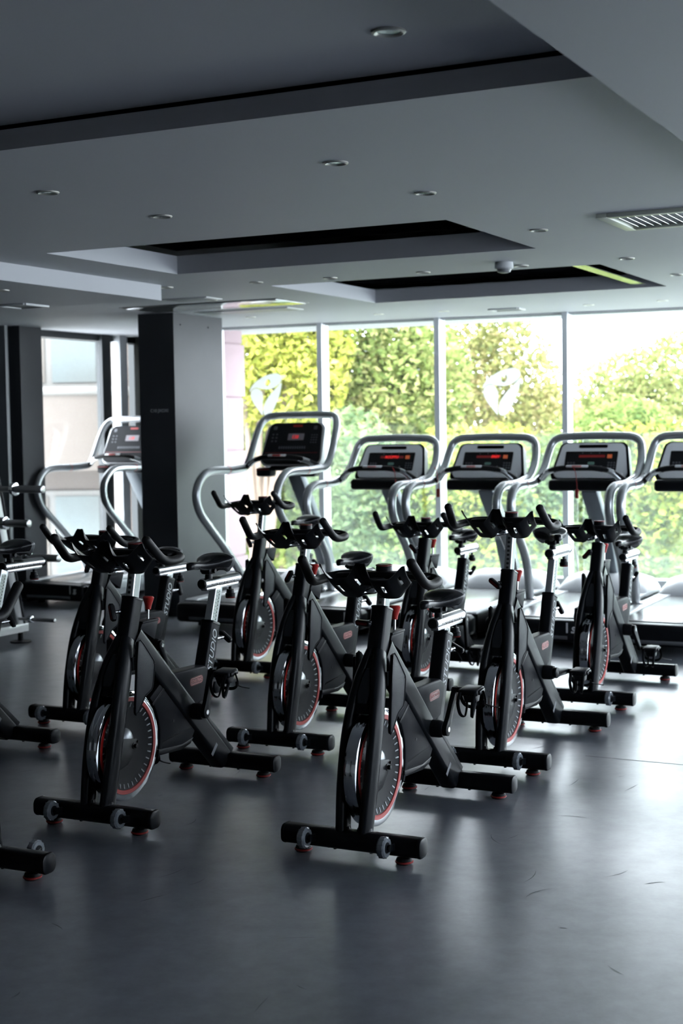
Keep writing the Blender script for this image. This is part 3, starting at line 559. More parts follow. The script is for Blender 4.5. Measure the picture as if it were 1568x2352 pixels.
    for k in range(14):
        mb.box(mid + ax * (-0.10 + 0.0155 * k) + px * -0.004 + Vector((0, 0.0190, 0)), (0.006, 0.0006, 0.0075), 0, Matrix.Rotation(ang, 3, 'Y'))
        mb.box(mid + ax * (-0.093 + 0.0155 * k) + px * 0.006 + Vector((0, 0.0190, 0)), (0.028, 0.0005, 0.0012), 0, Matrix.Rotation(ang, 3, 'Y'))
    mb.build('scale_ticks', M_INK, sp)
    xc = -0.395; zc = 0.722
    mb = MB(); mb.lathe([(0.022, -0.150), (0.0235, -0.149), (0.0235, 0.149), (0.022, 0.150)], (xc, 0, zc), 'x', 24); mb.obox((xc - 0.13, 0, zc - 0.023), (xc + 0.135, 0, zc - 0.023), 0.034, 0.016, 0.004); sl = mb.build('seat_slider', M_BRUSH, root)
    mb = MB(); mb.lathe([(0.0215, -0.155), (0.0245, -0.153), (0.0245, -0.145), (0.023, -0.144)], (xc, 0, zc), 'x', 24); mb.lathe([(0.020, 0.149), (0.019, 0.156), (0.006, 0.157)], (xc, 0, zc), 'x', 24); mb.build('end_cap', M_PLAST, sl)
    mb = MB()
    for k in range(15): mb.box((xc - 0.10 + 0.0145 * k, 0.0229, zc - 0.005), (0.0026, 0.0014, 0.010 if k % 2 else 0.006), 0)
    mb.build('scale_ticks', M_INK, sl)
    mb = MB(); mb.lathe([(0.007, -0.028), (0.007, -0.045), (0.016, -0.046), (0.018, -0.062), (0.022, -0.064), (0.022, -0.078), (0.016, -0.082)], (xc - 0.085, 0, zc), 'z', 18); kb = mb.build('slider_knob', M_PLAST, root)
    mb = MB(); mb.lathe([(0.0195, -0.078), (0.0225, -0.080), (0.020, -0.0845)], (xc - 0.085, 0, zc), 'z', 18); mb.build('knob_ring', M_DARKRED, kb)
    xs = xc + 0.125
    mb = MB(); mb.tube([(xs - 0.03, 0, zc + 0.018), (xs - 0.03, 0, zc + 0.052)], [0.017, 0.013], 14); mb.box((xs - 0.03, 0, zc + 0.052), (0.055, 0.046, 0.028), 0.008); mb.tube([(xs - 0.03, -0.036, zc + 0.052), (xs - 0.03, 0.036, zc + 0.052)], 0.009, 12); mb.build('seat_clamp', M_PLAST, root)
    def sad(t0, t1, name, m, par):
        rows = []; N = 26
        for i in range(N + 1):
            t = t0 + (t1 - t0) * i / N; x = xs + 0.135 - 0.275 * t
            w_ = 0.020 + 0.066 * (1 / (1 + math.exp(-(t - 0.58) * 13))); w_ *= min(1, (0.0 + t * 14) ** 0.5 if t < 0.07 else 1); w_ *= (1 - max(0, (t - 0.88) / 0.12) ** 2.2 * 0.42); w_ = max(w_, 0.004)
            zt = zc + 0.098 + 0.029 * (1 / (1 + math.exp(-(t - 0.62) * 14))) + 0.004 * math.cos(t * 5) - 0.012 * max(0, (0.10 - t) / 0.10) ** 2 - 0.022 * max(0, (t - 0.86) / 0.14) ** 2
            dep = (0.019 + 0.047 * (1 / (1 + math.exp(-(t - 0.66) * 11)))) * (0.35 + 0.65 * min(1, t / 0.08) ** 0.6); groove = 0.006 * math.exp(-((t - 0.52) / 0.22) ** 2)
            ring = []
            for j in range(22):
                a = 2 * PI * j / 22; cy, sz = math.cos(a), math.sin(a)
                y = w_ * (abs(cy) ** 0.75) * (1 if cy >= 0 else -1)
                if sz >= 0: z = zt - 0.016 + 0.016 * sz ** 0.7 - groove * math.exp(-(y / 0.016) ** 2) - 0.010 * (abs(y) / 0.09) ** 2
                else: z = zt - 0.016 - dep * abs(sz) ** 0.9 * (0.62 + 0.38 * min(1, abs(cy) * 1.7))
                ring.append((x, y, z))
            rows.append(ring)
        return MB().rings(rows).build(name, m, par, angle=60)
    sa = sad(0.0, 0.84, 'saddle', M_SADDLE, root); sad(0.835, 1.0, 'saddle_tail', M_SADGREY, sa)
    mb = MB()
    for s in (-1, 1): mb.tube(smooth_path([(xs + 0.10, s * 0.012, zc + 0.088), (xs + 0.05, s * 0.018, zc + 0.066), (xs - 0.03, s * 0.021, zc + 0.064), (xs - 0.085, s * 0.034, zc + 0.082)], 4), 0.0036, 8)
    mb.build('saddle_rail', M_PLAST, sa)
    # cranks
    AX = (-0.14, 0.33)
    mb = MB(); mb.lathe([(0.030, -0.085), (0.034, -0.07), (0.034, 0.07), (0.030, 0.085)], (AX[0], 0, AX[1]), 'y', 24); mb.build('crank_hub', M_PLAST, root)
    for s in (1, -1):
        mb = MB(); pr = [(-0.026, 0), (-0.018, 0.020), (0.0, 0.027)]
        out = [(-0.024, -0.012), (-0.027, 0.0), (-0.020, 0.018), (0.0, 0.026), (0.04, 0.019), (0.15, 0.0145), (0.172, 0.013), (0.184, 0.0), (0.172, -0.013), (0.15, -0.0145), (0.04, -0.019), (0.0, -0.026), (-0.016, -0.021)]
        y0, y1 = sorted((s * 0.084, s * 0.104)); mb.prism(out, y0, y1, 0.004, 2); ca_ = mb.build('crank_arm', M_FRAME, root, (AX[0], 0, AX[1]))
        mb = MB(); mb.lathe([(0.010, s * 0.103), (0.010, s * 0.106), (0.0045, s * 0.1065)], (0, 0, 0), 'y', 14); mb.lathe([(0.009, s * 0.080), (0.009, s * 0.106)], (0.168, 0, 0), 'y', 12); mb.build('bolt', M_BRUSH, ca_)
        mb = MB(); yc = s * 0.163
        mb.tube([(0, s * 0.104, 0), (0, s * 0.122, 0)], 0.011, 12); mb.box((0, yc, 0.0), (0.088, 0.078, 0.026), 0.010, None, 3); mb.box((0, yc, 0.0), (0.058, 0.094, 0.018), 0.006)
        mb.prism([(0.040, 0.008), (0.020, -0.042), (-0.014, -0.044), (-0.042, 0.0)], min(yc - 0.026, yc + 0.026), max(yc - 0.026, yc + 0.026), 0.006)
        pd = mb.build('pedal', M_PLAST, ca_, (0.168, 0, 0))
        mb = MB()
        for yy in (-0.030, 0.030): mb.tube(smooth_path([(0.048, yc + yy, 0.004), (0.074, yc + yy, -0.030), (0.070, yc + yy * 0.8, -0.075), (0.046, yc + yy * 0.5, -0.090), (0.020, yc + yy * 0.5, -0.062), (0.006, yc + yy * 0.6, -0.030)], 4), 0.0055, 8, ab=(0.6, 1.3))
        mb.tube(smooth_path([(0.004, yc - 0.046, 0.006), (-0.014, yc - 0.052, -0.030), (-0.010, yc - 0.030, -0.064), (-0.004, yc + 0.030, -0.066), (-0.002, yc + 0.054, -0.040), (0.002, yc + 0.047, 0.004)], 5), 0.0040, 8, ab=(0.5, 1.7))
        mb.tube(smooth_path([(-0.004, yc + 0.050, -0.050), (0.004, yc + 0.075, -0.054), (0.010, yc + 0.115, -0.056)], 4), 0.0030, 6, ab=(0.5, 1.6))
        mb.box((-0.004, yc + 0.050, -0.044), (0.016, 0.008, 0.020), 0.002)
        mb.build('toe_cage', M_PLAST, ca_, (0.168, 0, 0))
    return root
def kids(o, name): return [c for c in o.children if c.name.split('.')[0] == name]
HB = ('handlebar_post', 'handlebar', 'bottle_holder', 'console_knob', 'slide_clamp')
SEAT = ('seat_slider', 'slider_knob', 'seat_clamp', 'saddle')
def set_bike(o, uv_, yaw, zt, zs, crank, lev, lev2=40, label=None, sx=0.0, sadrot=0.0):
    x, y, _ = R(*uv_) if not isinstance(uv_, Vector) else uv_
    o.location = (x, y, 0); a = rad(yaw); o.rotation_euler = (0, 0, math.atan2(-math.cos(a), -math.sin(a)))
    dz = zt - 1.031; dx = -0.15 * dz
    for c in o.children:
        n = c.name.split('.')[0]
        if n in HB: c.location = (dx, 0, dz)
        elif n in SEAT:
            d = zs - 0.722; c.location = (-0.345 * d + sx, 0, d)
        elif n == 'seat_post': d = zs - 0.722; c.location = (-0.345 * d, 0, d)
        elif n == 'crank_arm':
            side = 1 if min(v.co.y for v in c.data.vertices) > 0 else -1
            th = crank if side > 0 else crank + 180
            c.rotation_euler = (0, -rad(th), 0)
            for k in c.children:
                if k.name.split('.')[0] in ('pedal', 'toe_cage'): k.rotation_euler = (0, rad(th + 6), 0)
        elif n == 'height_lever':
            front = c.location.x > 0
            for k in c.children: k.rotation_euler = (rad(lev if front else lev2), 0, 0)
    if sadrot:
        for c in kids(o, 'saddle'):
            pv = Vector((-0.30, 0, 0)); Rm = Matrix.Rotation(rad(sadrot), 3, 'Z'); off = pv - Rm @ pv
            c.location = Vector(c.location) + off; c.rotation_euler = (0, 0, rad(sadrot))
    if label: tag(o, label, 'exercise bike', 'spin bikes in rows on the grey floor')
proto = make_bike()
V3 = Vector
BIKES = [  # world position, yaw, handlebar tip height, slider height, crank angle, lever angles, label
    (V3((0.245, 5.414, 0)), 26.1, 1.031, 0.722, 124, 0, 25, 'black spin bike nearest the camera, alone in the front centre with its left pedal raised'),
    (V3((-0.722, 5.828, 0)), 26.0, 1.091, 0.843, 108, -72, 35, 'front left black spin bike with a long silver seat post and STUDIO lettering'),
    (V3((-1.140, 7.704, 0)), 27.5, 1.010, 0.722, -112, 60, 70, 'black spin bike half hidden directly behind the front left one'),
    (V3((-0.083, 7.077, 0)), 25.6, 1.070, 0.735, -82, 52, 50, 'middle row black spin bike between the two front ones, crank hanging straight down'),
    (V3((-0.394, 9.135, 0)), 27.2, 1.106, 0.800, -100, -55, 40, 'rearmost black spin bike in front of the tall black-console treadmill'),
    (V3((0.849, 6.639, 0)), 26.0, 1.140, 0.872, -174, -30, 60, 'right black spin bike with handlebar and saddle set highest, crank pointing level'),
    (V3((1.494, 8.002, 0)), 26.4, 1.002, 0.730, -134, 42, -60, 'rightmost black spin bike, in front of the treadmill numbered 1.9'),
    (V3((0.586, 8.504, 0)), 27.0, 1.001, 0.738, -95, -40, -55, 'black spin bike in the back row behind the front centre one, low handlebar'),
    (V3((-1.795, 6.458, 0)), 26.0, 1.060, 0.860, -60, 20, 50, 'far left black spin bike cut off by the photo edge, saddle and rear bar showing'),
]
for k, (p, yaw, zt, zs, cr, l1, l2, lab) in enumerate(BIKES):
    o = proto if k == 0 else copy_tree(proto)
    set_bike(o, p, yaw, zt, zs, cr, l1, l2, lab, sx={5: -0.05, 8: -0.12}.get(k, 0.0), sadrot=(28 if k == 5 else 0.0))
o = copy_tree(proto)
set_bike(o, V3((-1.452, 4.394, 0)), 205.6, 0.995, 0.76, 100, 20, 30, 'black spin bike facing the others, bottom left corner, only front bar and grip showing')

# ------------------------------------------------------------------ treadmills
def make_treadmill(kind):
    root = empty('treadmill'); blk = kind == 'black'; W = 0.355
    mb = MB(); mb.box((1.03, 0, 0.115), (1.94, 2 * W - 0.02, 0.13), 0.02); mb.box((1.75, 0, 0.10), (0.5, 2 * W, 0.16), 0.03)
    for x in (0.25, 1.75):
        for y in (-0.28, 0.28): mb.lathe([(0.03, 0.0), (0.03, 0.03), (0.015, 0.05)], (x, y, 0), 'z', 14)
    mb.build('deck', M_PLAST, root)
    mb = MB(); mb.box((0.06, 0, 0.125), (0.14, 2 * W, 0.145), 0.035, None, 4); rc = mb.build('rear_cap', M_PLAST, root)
    mb = MB(); mb.tube([(-0.004, -0.23, 0.085), (-0.004, 0.23, 0.085)], 0.014, 10); mb.build('rear_roller', M_PEG if False else M_TSKIRT, rc)
    for s in (-1, 1):
        mb = MB(); mb.prism([(0.13, 0.202), (0.16, 0.212), (1.90, 0.212), (1.95, 0.20), (1.95, 0.192), (0.13, 0.192)], min(s * 0.252, s * W), max(s * 0.252, s * W), 0.004); mb.build('side_rail', M_TRAIL, root)
        mb = MB(); mb.box((0.95, s * (W - 0.004), 0.125), (1.60, 0.012, 0.13), 0.004); sk = mb.build('side_skirt', M_TSKIRT if blk else M_PLAST, root)
        if blk:
            mb = MB(); mb.lathe([(0.045, 0.0), (0.045, s * 0.002)], (0.32, s * (W + 0.002), 0.135), 'y', 24); e = mb.build('emblem', M_REDRING, sk)
            mb = MB(); mb.lathe([(0.030, 0.0), (0.030, s * 0.003)], (0.32, s * (W + 0.002), 0.135), 'y', 24); mb.build('emblem_centre', M_PINKINK, sk)
    mb = MB(); mb.box((0.86, 0, 0.197), (1.50, 0.50, 0.012), 0.005); mb.lathe([(0.018, -0.25), (0.018, 0.25)], (0.12, 0, 0.186), 'y', 16); mb.build('running_belt', M_BELT, root)
    mb = MB(); rows = []
    for x, z in ((1.54, 0.206), (1.56, 0.235), (1.62, 0.285), (1.70, 0.325), (1.80, 0.342), (1.92, 0.325), (1.985, 0.25), (1.995, 0.18)):
        rows.append([(x, y * W * k, 0.19 + (z - 0.19) * f) for y, k, f in ((-1, 1, 0), (-1, 0.99, 0.45), (-0.92, 0.95, 0.8), (-0.6, 1, 0.98), (0, 1, 1.0), (0.6, 1, 0.98), (0.92, 0.95, 0.8), (1, 0.99, 0.45), (1, 1, 0))])
    mb.rings(rows); mb.build('motor_hood', M_HOOD, root)
    if blk:
        rail = [(1.02, 0.20), (0.97, 0.32), (0.84, 0.45), (0.70, 0.575), (0.52, 0.72), (0.375, 0.85), (0.325, 0.965), (0.350, 1.065), (0.45, 1.145), (0.58, 1.168), (0.85, 1.166), (1.04, 1.175)]
        arch = [(1.02, 0.355, 1.172), (1.12, 0.365, 1.19), (1.20, 0.37, 1.28), (1.28, 0.366, 1.42), (1.345, 0.350, 1.53), (1.385, 0.305, 1.585), (1.395, 0.22, 1.598), (1.395, 0.0, 1.600)]
        bz, cz = 1.19, 1.37
    else:
        rail = [(0.94, 0.20), (0.93, 0.26), (0.885, 0.46), (0.79, 0.60), (0.665, 0.725), (0.575, 0.83), (0.548, 0.93), (0.585, 1.015), (0.68, 1.052), (0.80, 1.058), (0.97, 1.060), (1.12, 1.078)]
        arch = [(1.08, 0.355, 1.072), (1.22, 0.366, 1.10), (1.34, 0.366, 1.18), (1.41, 0.358, 1.28), (1.445, 0.335, 1.355), (1.455, 0.28, 1.390), (1.46, 0.18, 1.398), (1.46, 0.0, 1.402)]
        bz, cz = 1.075, 1.215
    for s in (-1, 1):
        mb = MB(); mb.tube(smooth_path([(x, s * 0.355, z) for x, z in rail], 5), 0.0325, 14); mb.lathe([(0.06, 0.21), (0.055, 0.222), (0.032, 0.228)], (rail[0][0], s * 0.345, 0), 'z', 18)
        hr = mb.build('handrail', M_TSILV, root)
        mb = MB(); q = 0.80 if blk else 0.84; mb.lathe([(0.0338, -0.004), (0.0338, 0.004)], (q, s * 0.355, 1.166 if blk else 1.058), 'x', 18); mb.build('joint_band', M_REDRING, hr)
    pts = arch[::1]; full = [(x, -y, z) for x, y, z in pts] + [p for p in reversed(pts[:-1])]
    mb = MB(); mb.tube(smooth_path(full, 5), 0.030, 14); mb.build('console_frame', M_TSILV, root)
    mb = MB(); mb.obox((1.86, 0, 0.25), (1.66, 0, 0.62), 0.14, 0.09, 0.02, up=(1, 0, 0)); mb.obox((1.67, 0, 0.60), (1.28, 0, bz - 0.06), 0.13, 0.085, 0.02, up=(1, 0, 0)); mb.build('mast', M_TMAST, root)
    # console, tilted back
    tilt = rad(24 if blk else 27); cw, ch = (0.53, 0.36) if blk else (0.56, 0.29)
    org = Vector((1.245 if blk else 1.335, 0, cz)); ux = Vector((0, -1, 0)); uy = Vector((math.sin(tilt), 0, math.cos(tilt))); uz = ux.cross(uy)   # uz faces the runner
    def panel(mb, w0, w1, y0, y1, r_, z0, z1, cx=0.0):
        n = 5; S = []
        for sx, sy, a0 in ((1, 1, 0), (-1, 1, 90), (-1, -1, 180), (1, -1, 270)):
            ww = (w1 if sy > 0 else w0) / 2; yy = y1 if sy > 0 else y0
            for i in range(n + 1):
                a = rad(a0 + 90 * i / n); S.append((cx + sx * (ww - r_) + r_ * math.cos(a), yy - sy * r_ + r_ * math.sin(a)))
        return mb.rings([[org + ux * a + uy * b + uz * z for a, b in S] for z in (z0, z1)])
    h2 = ch / 2
    if blk:
        mb = MB(); panel(mb, cw + 0.03, cw - 0.0, -h2 - 0.012, h2 + 0.004, 0.06, -0.075, -0.012); con = mb.build('console', M_TCONS, root)
        mb = MB(); panel(mb, cw, cw - 0.05, -h2, h2, 0.055, -0.014, 0.004); fc = mb.build('console_face', M_SCREEN, root)
    else:
        mb = MB(); panel(mb, cw + 0.05, cw - 0.03, -h2 - 0.02, h2 + 0.012, 0.055, -0.08, -0.006); con = mb.build('console', M_PLAST, root)
        mb = MB(); panel(mb, cw, cw - 0.07, -h2, h2, 0.05, -0.01, 0.004); panel(mb, cw - 0.05, cw - 0.06, -h2 - 0.004, -h2 + 0.05, 0.02, 0.002, 0.024); fc = mb.build('console_face', M_TCONS, root)
    def item(name, m, w_, h_, cx, cy, r_=0.004, z=0.005):
        mb = MB(); panel(mb, w_, w_, cy - h_ / 2, cy + h_ / 2, r_, z - 0.003, z, cx); return mb.build(name, m, fc, smooth=False)
    if blk:
        item('logo_plate', M_RED, 0.085, 0.018, 0.02, h2 - 0.028, 0.006, 0.0065)
        item('display', M_GREYBTN, 0.145, 0.058, 0.02, 0.055, 0.004, 0.0065)
        mb = text_mb('138', 0.042, org + ux * -0.02 + uy * 0.040 + uz * 0.0070, ux, uy, 0.0003, 0.15); mb.build('red_digits', M_LED, fc, smooth=False)
        item('red_stripe', M_DARKRED, cw - 0.045, 0.005, 0.0, -0.085, 0.002, 0.0065)
        item('start_button', M_GREEN, 0.042, 0.018, -0.045, -0.13, 0.008, 0.0065); item('stop_button', M_RED, 0.032, 0.026, 0.03, -0.13, 0.010, 0.0065)
        mb = MB()
        for a in range(2):
            for b in range(3): panel(mb, 0.014, 0.014, 0.012 + 0.03 * b, 0.024 + 0.03 * b, 0.003, 0.004, 0.0065, -0.195 + 0.035 * a)
        for a in range(3):
            for b in range(4): panel(mb, 0.012, 0.012, 0.0 + 0.022 * b, 0.010 + 0.022 * b, 0.003, 0.004, 0.0065, 0.165 + 0.022 * a)
        for sx in (-1, 1): panel(mb, 0.03, 0.03, h2 - 0.06, h2 - 0.03, 0.004, 0.004, 0.0065, sx * 0.185)
        for k in range(12): panel(mb, 0.012, 0.012, -0.05, -0.028, 0.002, 0.004, 0.0065, -0.115 + 0.021 * k)
        mb.build('key_print', M_GREYINK, fc, smooth=False)
    else:
        item('screen', M_SCREEN, 0.40, 0.158, -0.005, -0.002, 0.008, 0.0065)
        item('grab_slot', M_BLACKV, 0.22, 0.026, 0.0, h2 - 0.026, 0.010, 0.0060)
        item('start_button', M_GREEN, 0.052, 0.022, 0.0, -0.022, 0.009, 0.0085); item('stop_button', M_RED, 0.034, 0.020, -0.002, -0.055, 0.008, 0.0085)
        item('led_matrix', M_LEDDIM, 0.20, 0.020, 0.0, 0.036, 0.002, 0.0080); item('orange_display', M_LEDORG, 0.036, 0.030, 0.135, 0.035, 0.004, 0.0085)
        mb = MB()
        for sx in (-1, 1):
            for a in range(3):
                for b in range(3): panel(mb, 0.014, 0.014, -0.064 + 0.020 * b, -0.052 + 0.020 * b, 0.002, 0.006, 0.0082, sx * 0.155 + 0.022 * (a - 1))
            panel(mb, 0.012, 0.012, -0.062, -0.042, 0.003, 0.006, 0.0082, sx * 0.08)
        for a in range(3): panel(mb, 0.008, 0.008, 0.058, 0.066, 0.002, 0.006, 0.0082, -0.075 + 0.065 * a)
        mb.build('key_print', M_GREYINK, fc, smooth=False)
        mb = MB(); mb.box((1.22, 0, bz - 0.035), (0.16, 0.56, 0.085), 0.025, None, 3); mb.build('accessory_tray', M_PLAST, root)
    if blk:
        mb = MB(); mb.box((1.15, 0.20, bz - 0.05), (0.11, 0.14, 0.075), 0.02); mb.box((1.15, -0.20, bz - 0.05), (0.11, 0.14, 0.075), 0.02); mb.box((1.18, 0, bz - 0.02), (0.14, 0.30, 0.04), 0.015); tr = mb.build('cup_holder', M_PLAST, root)
        mb = MB(); mb.box((1.092, 0.20, bz - 0.028), (0.006, 0.12, 0.012), 0.002); mb.box((1.092, -0.20, bz - 0.03), (0.006, 0.12, 0.03), 0.002); mb.build('red_trim', M_DARKRED, tr)
    g = bz + (0.075 if blk else 0.098)
    P = smooth_path([(1.08, -0.345, bz - 0.01), (1.02, -0.24, g - 0.03), (0.99, -0.13, g - 0.002), (0.985, 0, g), (0.99, 0.13, g - 0.002), (1.02, 0.24, g - 0.03), (1.08, 0.345, bz - 0.01)], 5)
    mb = MB(); mb.tube(P, 0.021, 12); gb = mb.build('grip_bar', M_RUBBER, root)
    for s in (-1, 1):
        mb = MB(); mb.tube(smooth_path([(1.050, s * 0.293, bz + 0.015), (1.02, s * 0.24, g - 0.030), (1.003, s * 0.18, g - 0.012)], 4), 0.0222, 12); mb.build('pulse_grip', M_BRUSH, gb)
    mb = MB(); mb.obox((0.982, -0.085, g + 0.010), (0.982, 0.085, g + 0.010), 0.036, 0.024, 0.010); cp = mb.build('grip_centre', M_TCONS, gb)
    mb = MB(); mb.box((0.966, 0, g + 0.014), (0.020, 0.07, 0.014), 0.003); mb.build('red_label', M_RED if blk else M_PINKINK, gb)
    return root
TM = {'silver': make_treadmill('silver'), 'black': make_treadmill('black')}
used = set()
def place_treadmill(kind, u, v, label, number=None, led=None, key=None):
    o = TM[kind] if kind not in used else copy_tree(TM[kind]); used.add(kind)
    o.location = R(u, v); o.rotation_euler = (0, 0, ROT_T); tag(o, label, 'treadmill', 'treadmills facing the windows')
    if number:
        rc = kids(o, 'rear_cap')[0]; mb = text_mb('1.', 0.095, (-0.0108, -0.205, 0.118), (0, -1, 0), (0, 0, 1), 0.0006, 0, None, 0.001); text_mb(number, 0.06, (-0.0108, -0.262, 0.118), (0, -1, 0), (0, 0, 1), 0.0006, 0, mb, 0.002)
        mb.build('number_print', M_CABLE, rc, smooth=False)
    if led:
        fc = kids(o, 'console_face')[0]; t = rad(27); uy = Vector((math.sin(t), 0, math.cos(t))); ux = Vector((0, -1, 0)); uz = ux.cross(uy); org = Vector((1.335, 0, 1.215))
        text_mb(led[0], 0.030, org + ux * led[1] + uy * 0.026 + uz * 0.0088, ux, uy, 0.0003, 0.15, None, 0.001).build('red_digits', M_LED, fc, smooth=False)
    if key:
        gb = kids(o, 'grip_bar')[0]; mb = MB(); y = key; g = 1.173
        mb.tube(smooth_path([(0.955, y + 0.02, g + 0.01), (0.948, y, g - 0.03), (0.950, y - 0.01, g - 0.12), (0.950, y - 0.01, g - 0.16)], 4), 0.0025, 6); mb.box((0.948, y - 0.01, g - 0.185), (0.018, 0.026, 0.065), 0.006); mb.build('safety_key', M_RED, gb)
    return o
place_treadmill('silver', 9.13, -2.335, 'silver-console treadmill cut off by the right photo edge')
place_treadmill('silver', 9.13, -3.127, 'silver-console treadmill numbered 1.9 with a red safety key hanging at its middle', '9', None, 0.005)
place_treadmill('silver', 9.13, -3.945, 'silver-console treadmill left of number 1.9, red letters lit at its display\'s right', None, ('EREY', 0.02), 0.27)
place_treadmill('silver', 9.13, -4.765, 'silver-console treadmill numbered 1.11, beside the tall black-console one', '11', ('RCCPTU', -0.06), -0.20)
place_treadmill('black', 9.10, -5.590, 'tall black-console treadmill numbered 1.7 standing right of the pillar', '7')
place_treadmill('black', 9.86, -7.720, 'tall black-console treadmill numbered 1.6 left of the pillar, partly hidden by it', '6')

# ------------------------------------------------------------------ plate rack at the left edge
rk = empty('plate_rack', R(7.95, -6.62), ROT_T); tag(rk, 'silver weight plate rack with empty steel pegs at the left edge', 'weight rack')
mb = MB(); mb.obox((0.22, 0, 0.105), (-0.85, 0, 0.105), 0.075, 0.06, 0.006); bs = mb.build('base_bar', M_STEEL, rk)
for x in (0.17, -0.75):
    mb = MB(); mb.lathe([(0.075, 0.0), (0.075, 0.010), (0.02, 0.014), (0.018, 0.075)], (x, 0, 0), 'z', 20); mb.build('foot', M_RUBBER, bs)
mb = MB(); mb.obox((0.14, 0, 0.12), (-0.18, 0, 1.52), 0.06, 0.075, 0.01, up=(1, 0, 0)); mb.build('upright', M_STEEL, rk)
mb = MB(); mb.obox((-0.70, 0, 0.12), (-0.28, 0, 1.52), 0.06, 0.075, 0.01, up=(1, 0, 0)); mb.build('upright', M_STEEL, rk)
mb = MB(); mb.obox((0.185, -0.02, 0.12), (-0.125, -0.02, 1.50), 0.03, 0.02, 0.004, up=(1, 0, 0)); mb.build('black_strip', M_PLAST, rk)
for z, y0, y1, col_, r_ in ((1.105, -0.02, -0.435, -0.19, 0.026), (0.865, -0.02, -0.265, -0.055, 0.026), (0.625, -0.02, -0.47, -0.20, 0.026), (0.175, -0.02, -0.34, -0.13, 0.014)):
    x = 0.14 - 0.32 * (z - 0.12) / 1.40; mb = MB()
    mb.lathe([(r_ * 0.75, y0), (r_ * 0.75, col_), (r_, col_ - 0.01), (r_, y1), (r_ * 0.7, y1 - 0.003)], (x, 0, z), 'y', 18); pg = mb.build('peg', M_PEG, rk)
    mb = MB(); mb.lathe([(r_ * 0.8, col_ + 0.018), (r_ * 1.7, col_ + 0.016), (r_ * 1.7, col_ - 0.012), (r_, col_ - 0.016)], (x, 0, z), 'y', 20); mb.build('collar', M_CHROME, pg)

# ------------------------------------------------------------------ things on the ceiling
def downlight(u, v, z, r_, label):
    o = empty('ceiling_downlight', R(u, v, z)); tag(o, label, 'ceiling light', 'round recessed downlights')
    if 'ring' not in DL:
        a = MB(); a.lathe([(1.0, 0.0), (1.0, -0.10), (0.86, -0.16), (0.70, -0.06), (0.66, 0.0)], (0, 0, 0), 'z', 28, cap=False); DL['ring'] = a.build('rim', M_DLRING, o)
        b = MB(); b.lathe([(0.72, -0.012), (0.70, -0.03), (0.4, -0.045), (0.01, -0.05)], (0, 0, 0), 'z', 24); DL['lamp'] = b.build('lamp', M_DLBULB, o)
    else:
        for k in ('ring', 'lamp'): c = DL[k].copy(); COL.objects.link(c); c.parent = o
    o.scale = (r_, r_, r_)
DL = {}
for u, v, z, lab in [
    (3.39, -1.536, 2.50, 'round recessed downlight inside the large coffer, nearest the camera'),
    (4.55, -2.27, H, 'round recessed downlight alone on the flat ceiling between the two largest coffers, near the centre'),
    (4.53, -3.50, H, 'round recessed downlight high at the left photo edge on the flat ceiling'),
    (5.32, -2.26, H, 'round recessed downlight just before the middle coffer, on its right half'),
    (5.29, -3.48, H, 'round recessed downlight just before the middle coffer, on its left half'),
    (6.62, -2.23, H, 'round recessed downlight beside the right end of the middle coffer, left of the slatted vent'),
    (8.03, -2.19, H, 'round recessed downlight above the right corner of the small coffer'),
    (8.05, -2.82, H, 'round recessed downlight just right of the smoke detector'),
    (8.05, -3.44, H, 'round recessed downlight left of the smoke detector, between the two rear coffers'),
    (8.02, -4.05, H, 'round recessed downlight above the left end of the small coffer'),
    (7.99, -4.56, H, 'round recessed downlight second from the end of the bulkhead, above the pillar side'),
    (7.94, -5.20, H, 'round recessed downlight half hidden by the end of the bulkhead'),
    (9.09, -2.16, H, 'round recessed downlight at the right photo edge above the brightest window'),
    (10.46, -6.03, H, 'tiny round downlight by the window right of the pillar'),
    (10.83, -5.03, H, 'tiny round downlight above the second window from the pillar'),
    (10.87, -4.47, H, 'tiny round downlight above the second window mullion'),
    (11.02, -3.31, H, 'tiny round downlight above the mullion left of the brightest window'),
    (10.98, -2.72, H, 'tiny round downlight above the brightest window, far right'),
    (6.68, -5.51, 2.322, 'round recessed downlight under the left bulkhead at the photo edge'),
    (7.88, -6.08, H, 'round recessed downlight beside the vent panel beyond the left bulkhead'),
    (8.9, -5.45, H, 'round recessed downlight next to the long glossy ceiling panel'),
]: downlight(u, v, z, 0.044, lab)
def local_frame(name, u, v, z): return empty(name, R(u, v, z), ROT_T)
# slatted vent on the right
vt = local_frame('air_vent', 6.52, -1.60, H); tag(vt, 'square slatted air vent with cream frame at the right photo edge', 'vent')
mb = MB()
for c_, d_ in (((0, 0.225, -0.008), (0.50, 0.05, 0.02)), ((0, -0.225, -0.008), (0.50, 0.05, 0.02)), ((0.225, 0, -0.008), (0.05, 0.40, 0.02)), ((-0.225, 0, -0.008), (0.05, 0.40, 0.02))): mb.box(c_, d_, 0.004)
mb.build('frame', M_VENT, vt); mb = MB(); mb.box((0, 0, 0.02), (0.42, 0.42, 0.01)); mb.build('backing', M_BLACKV, vt)
mb = MB()
for k in range(11): mb.box((0.0, -0.18 + 0.036 * k, -0.004), (0.40, 0.022, 0.002), 0, Matrix.Rotation(rad(35), 3, 'X'))
mb.build('slats', M_BRUSH, vt)
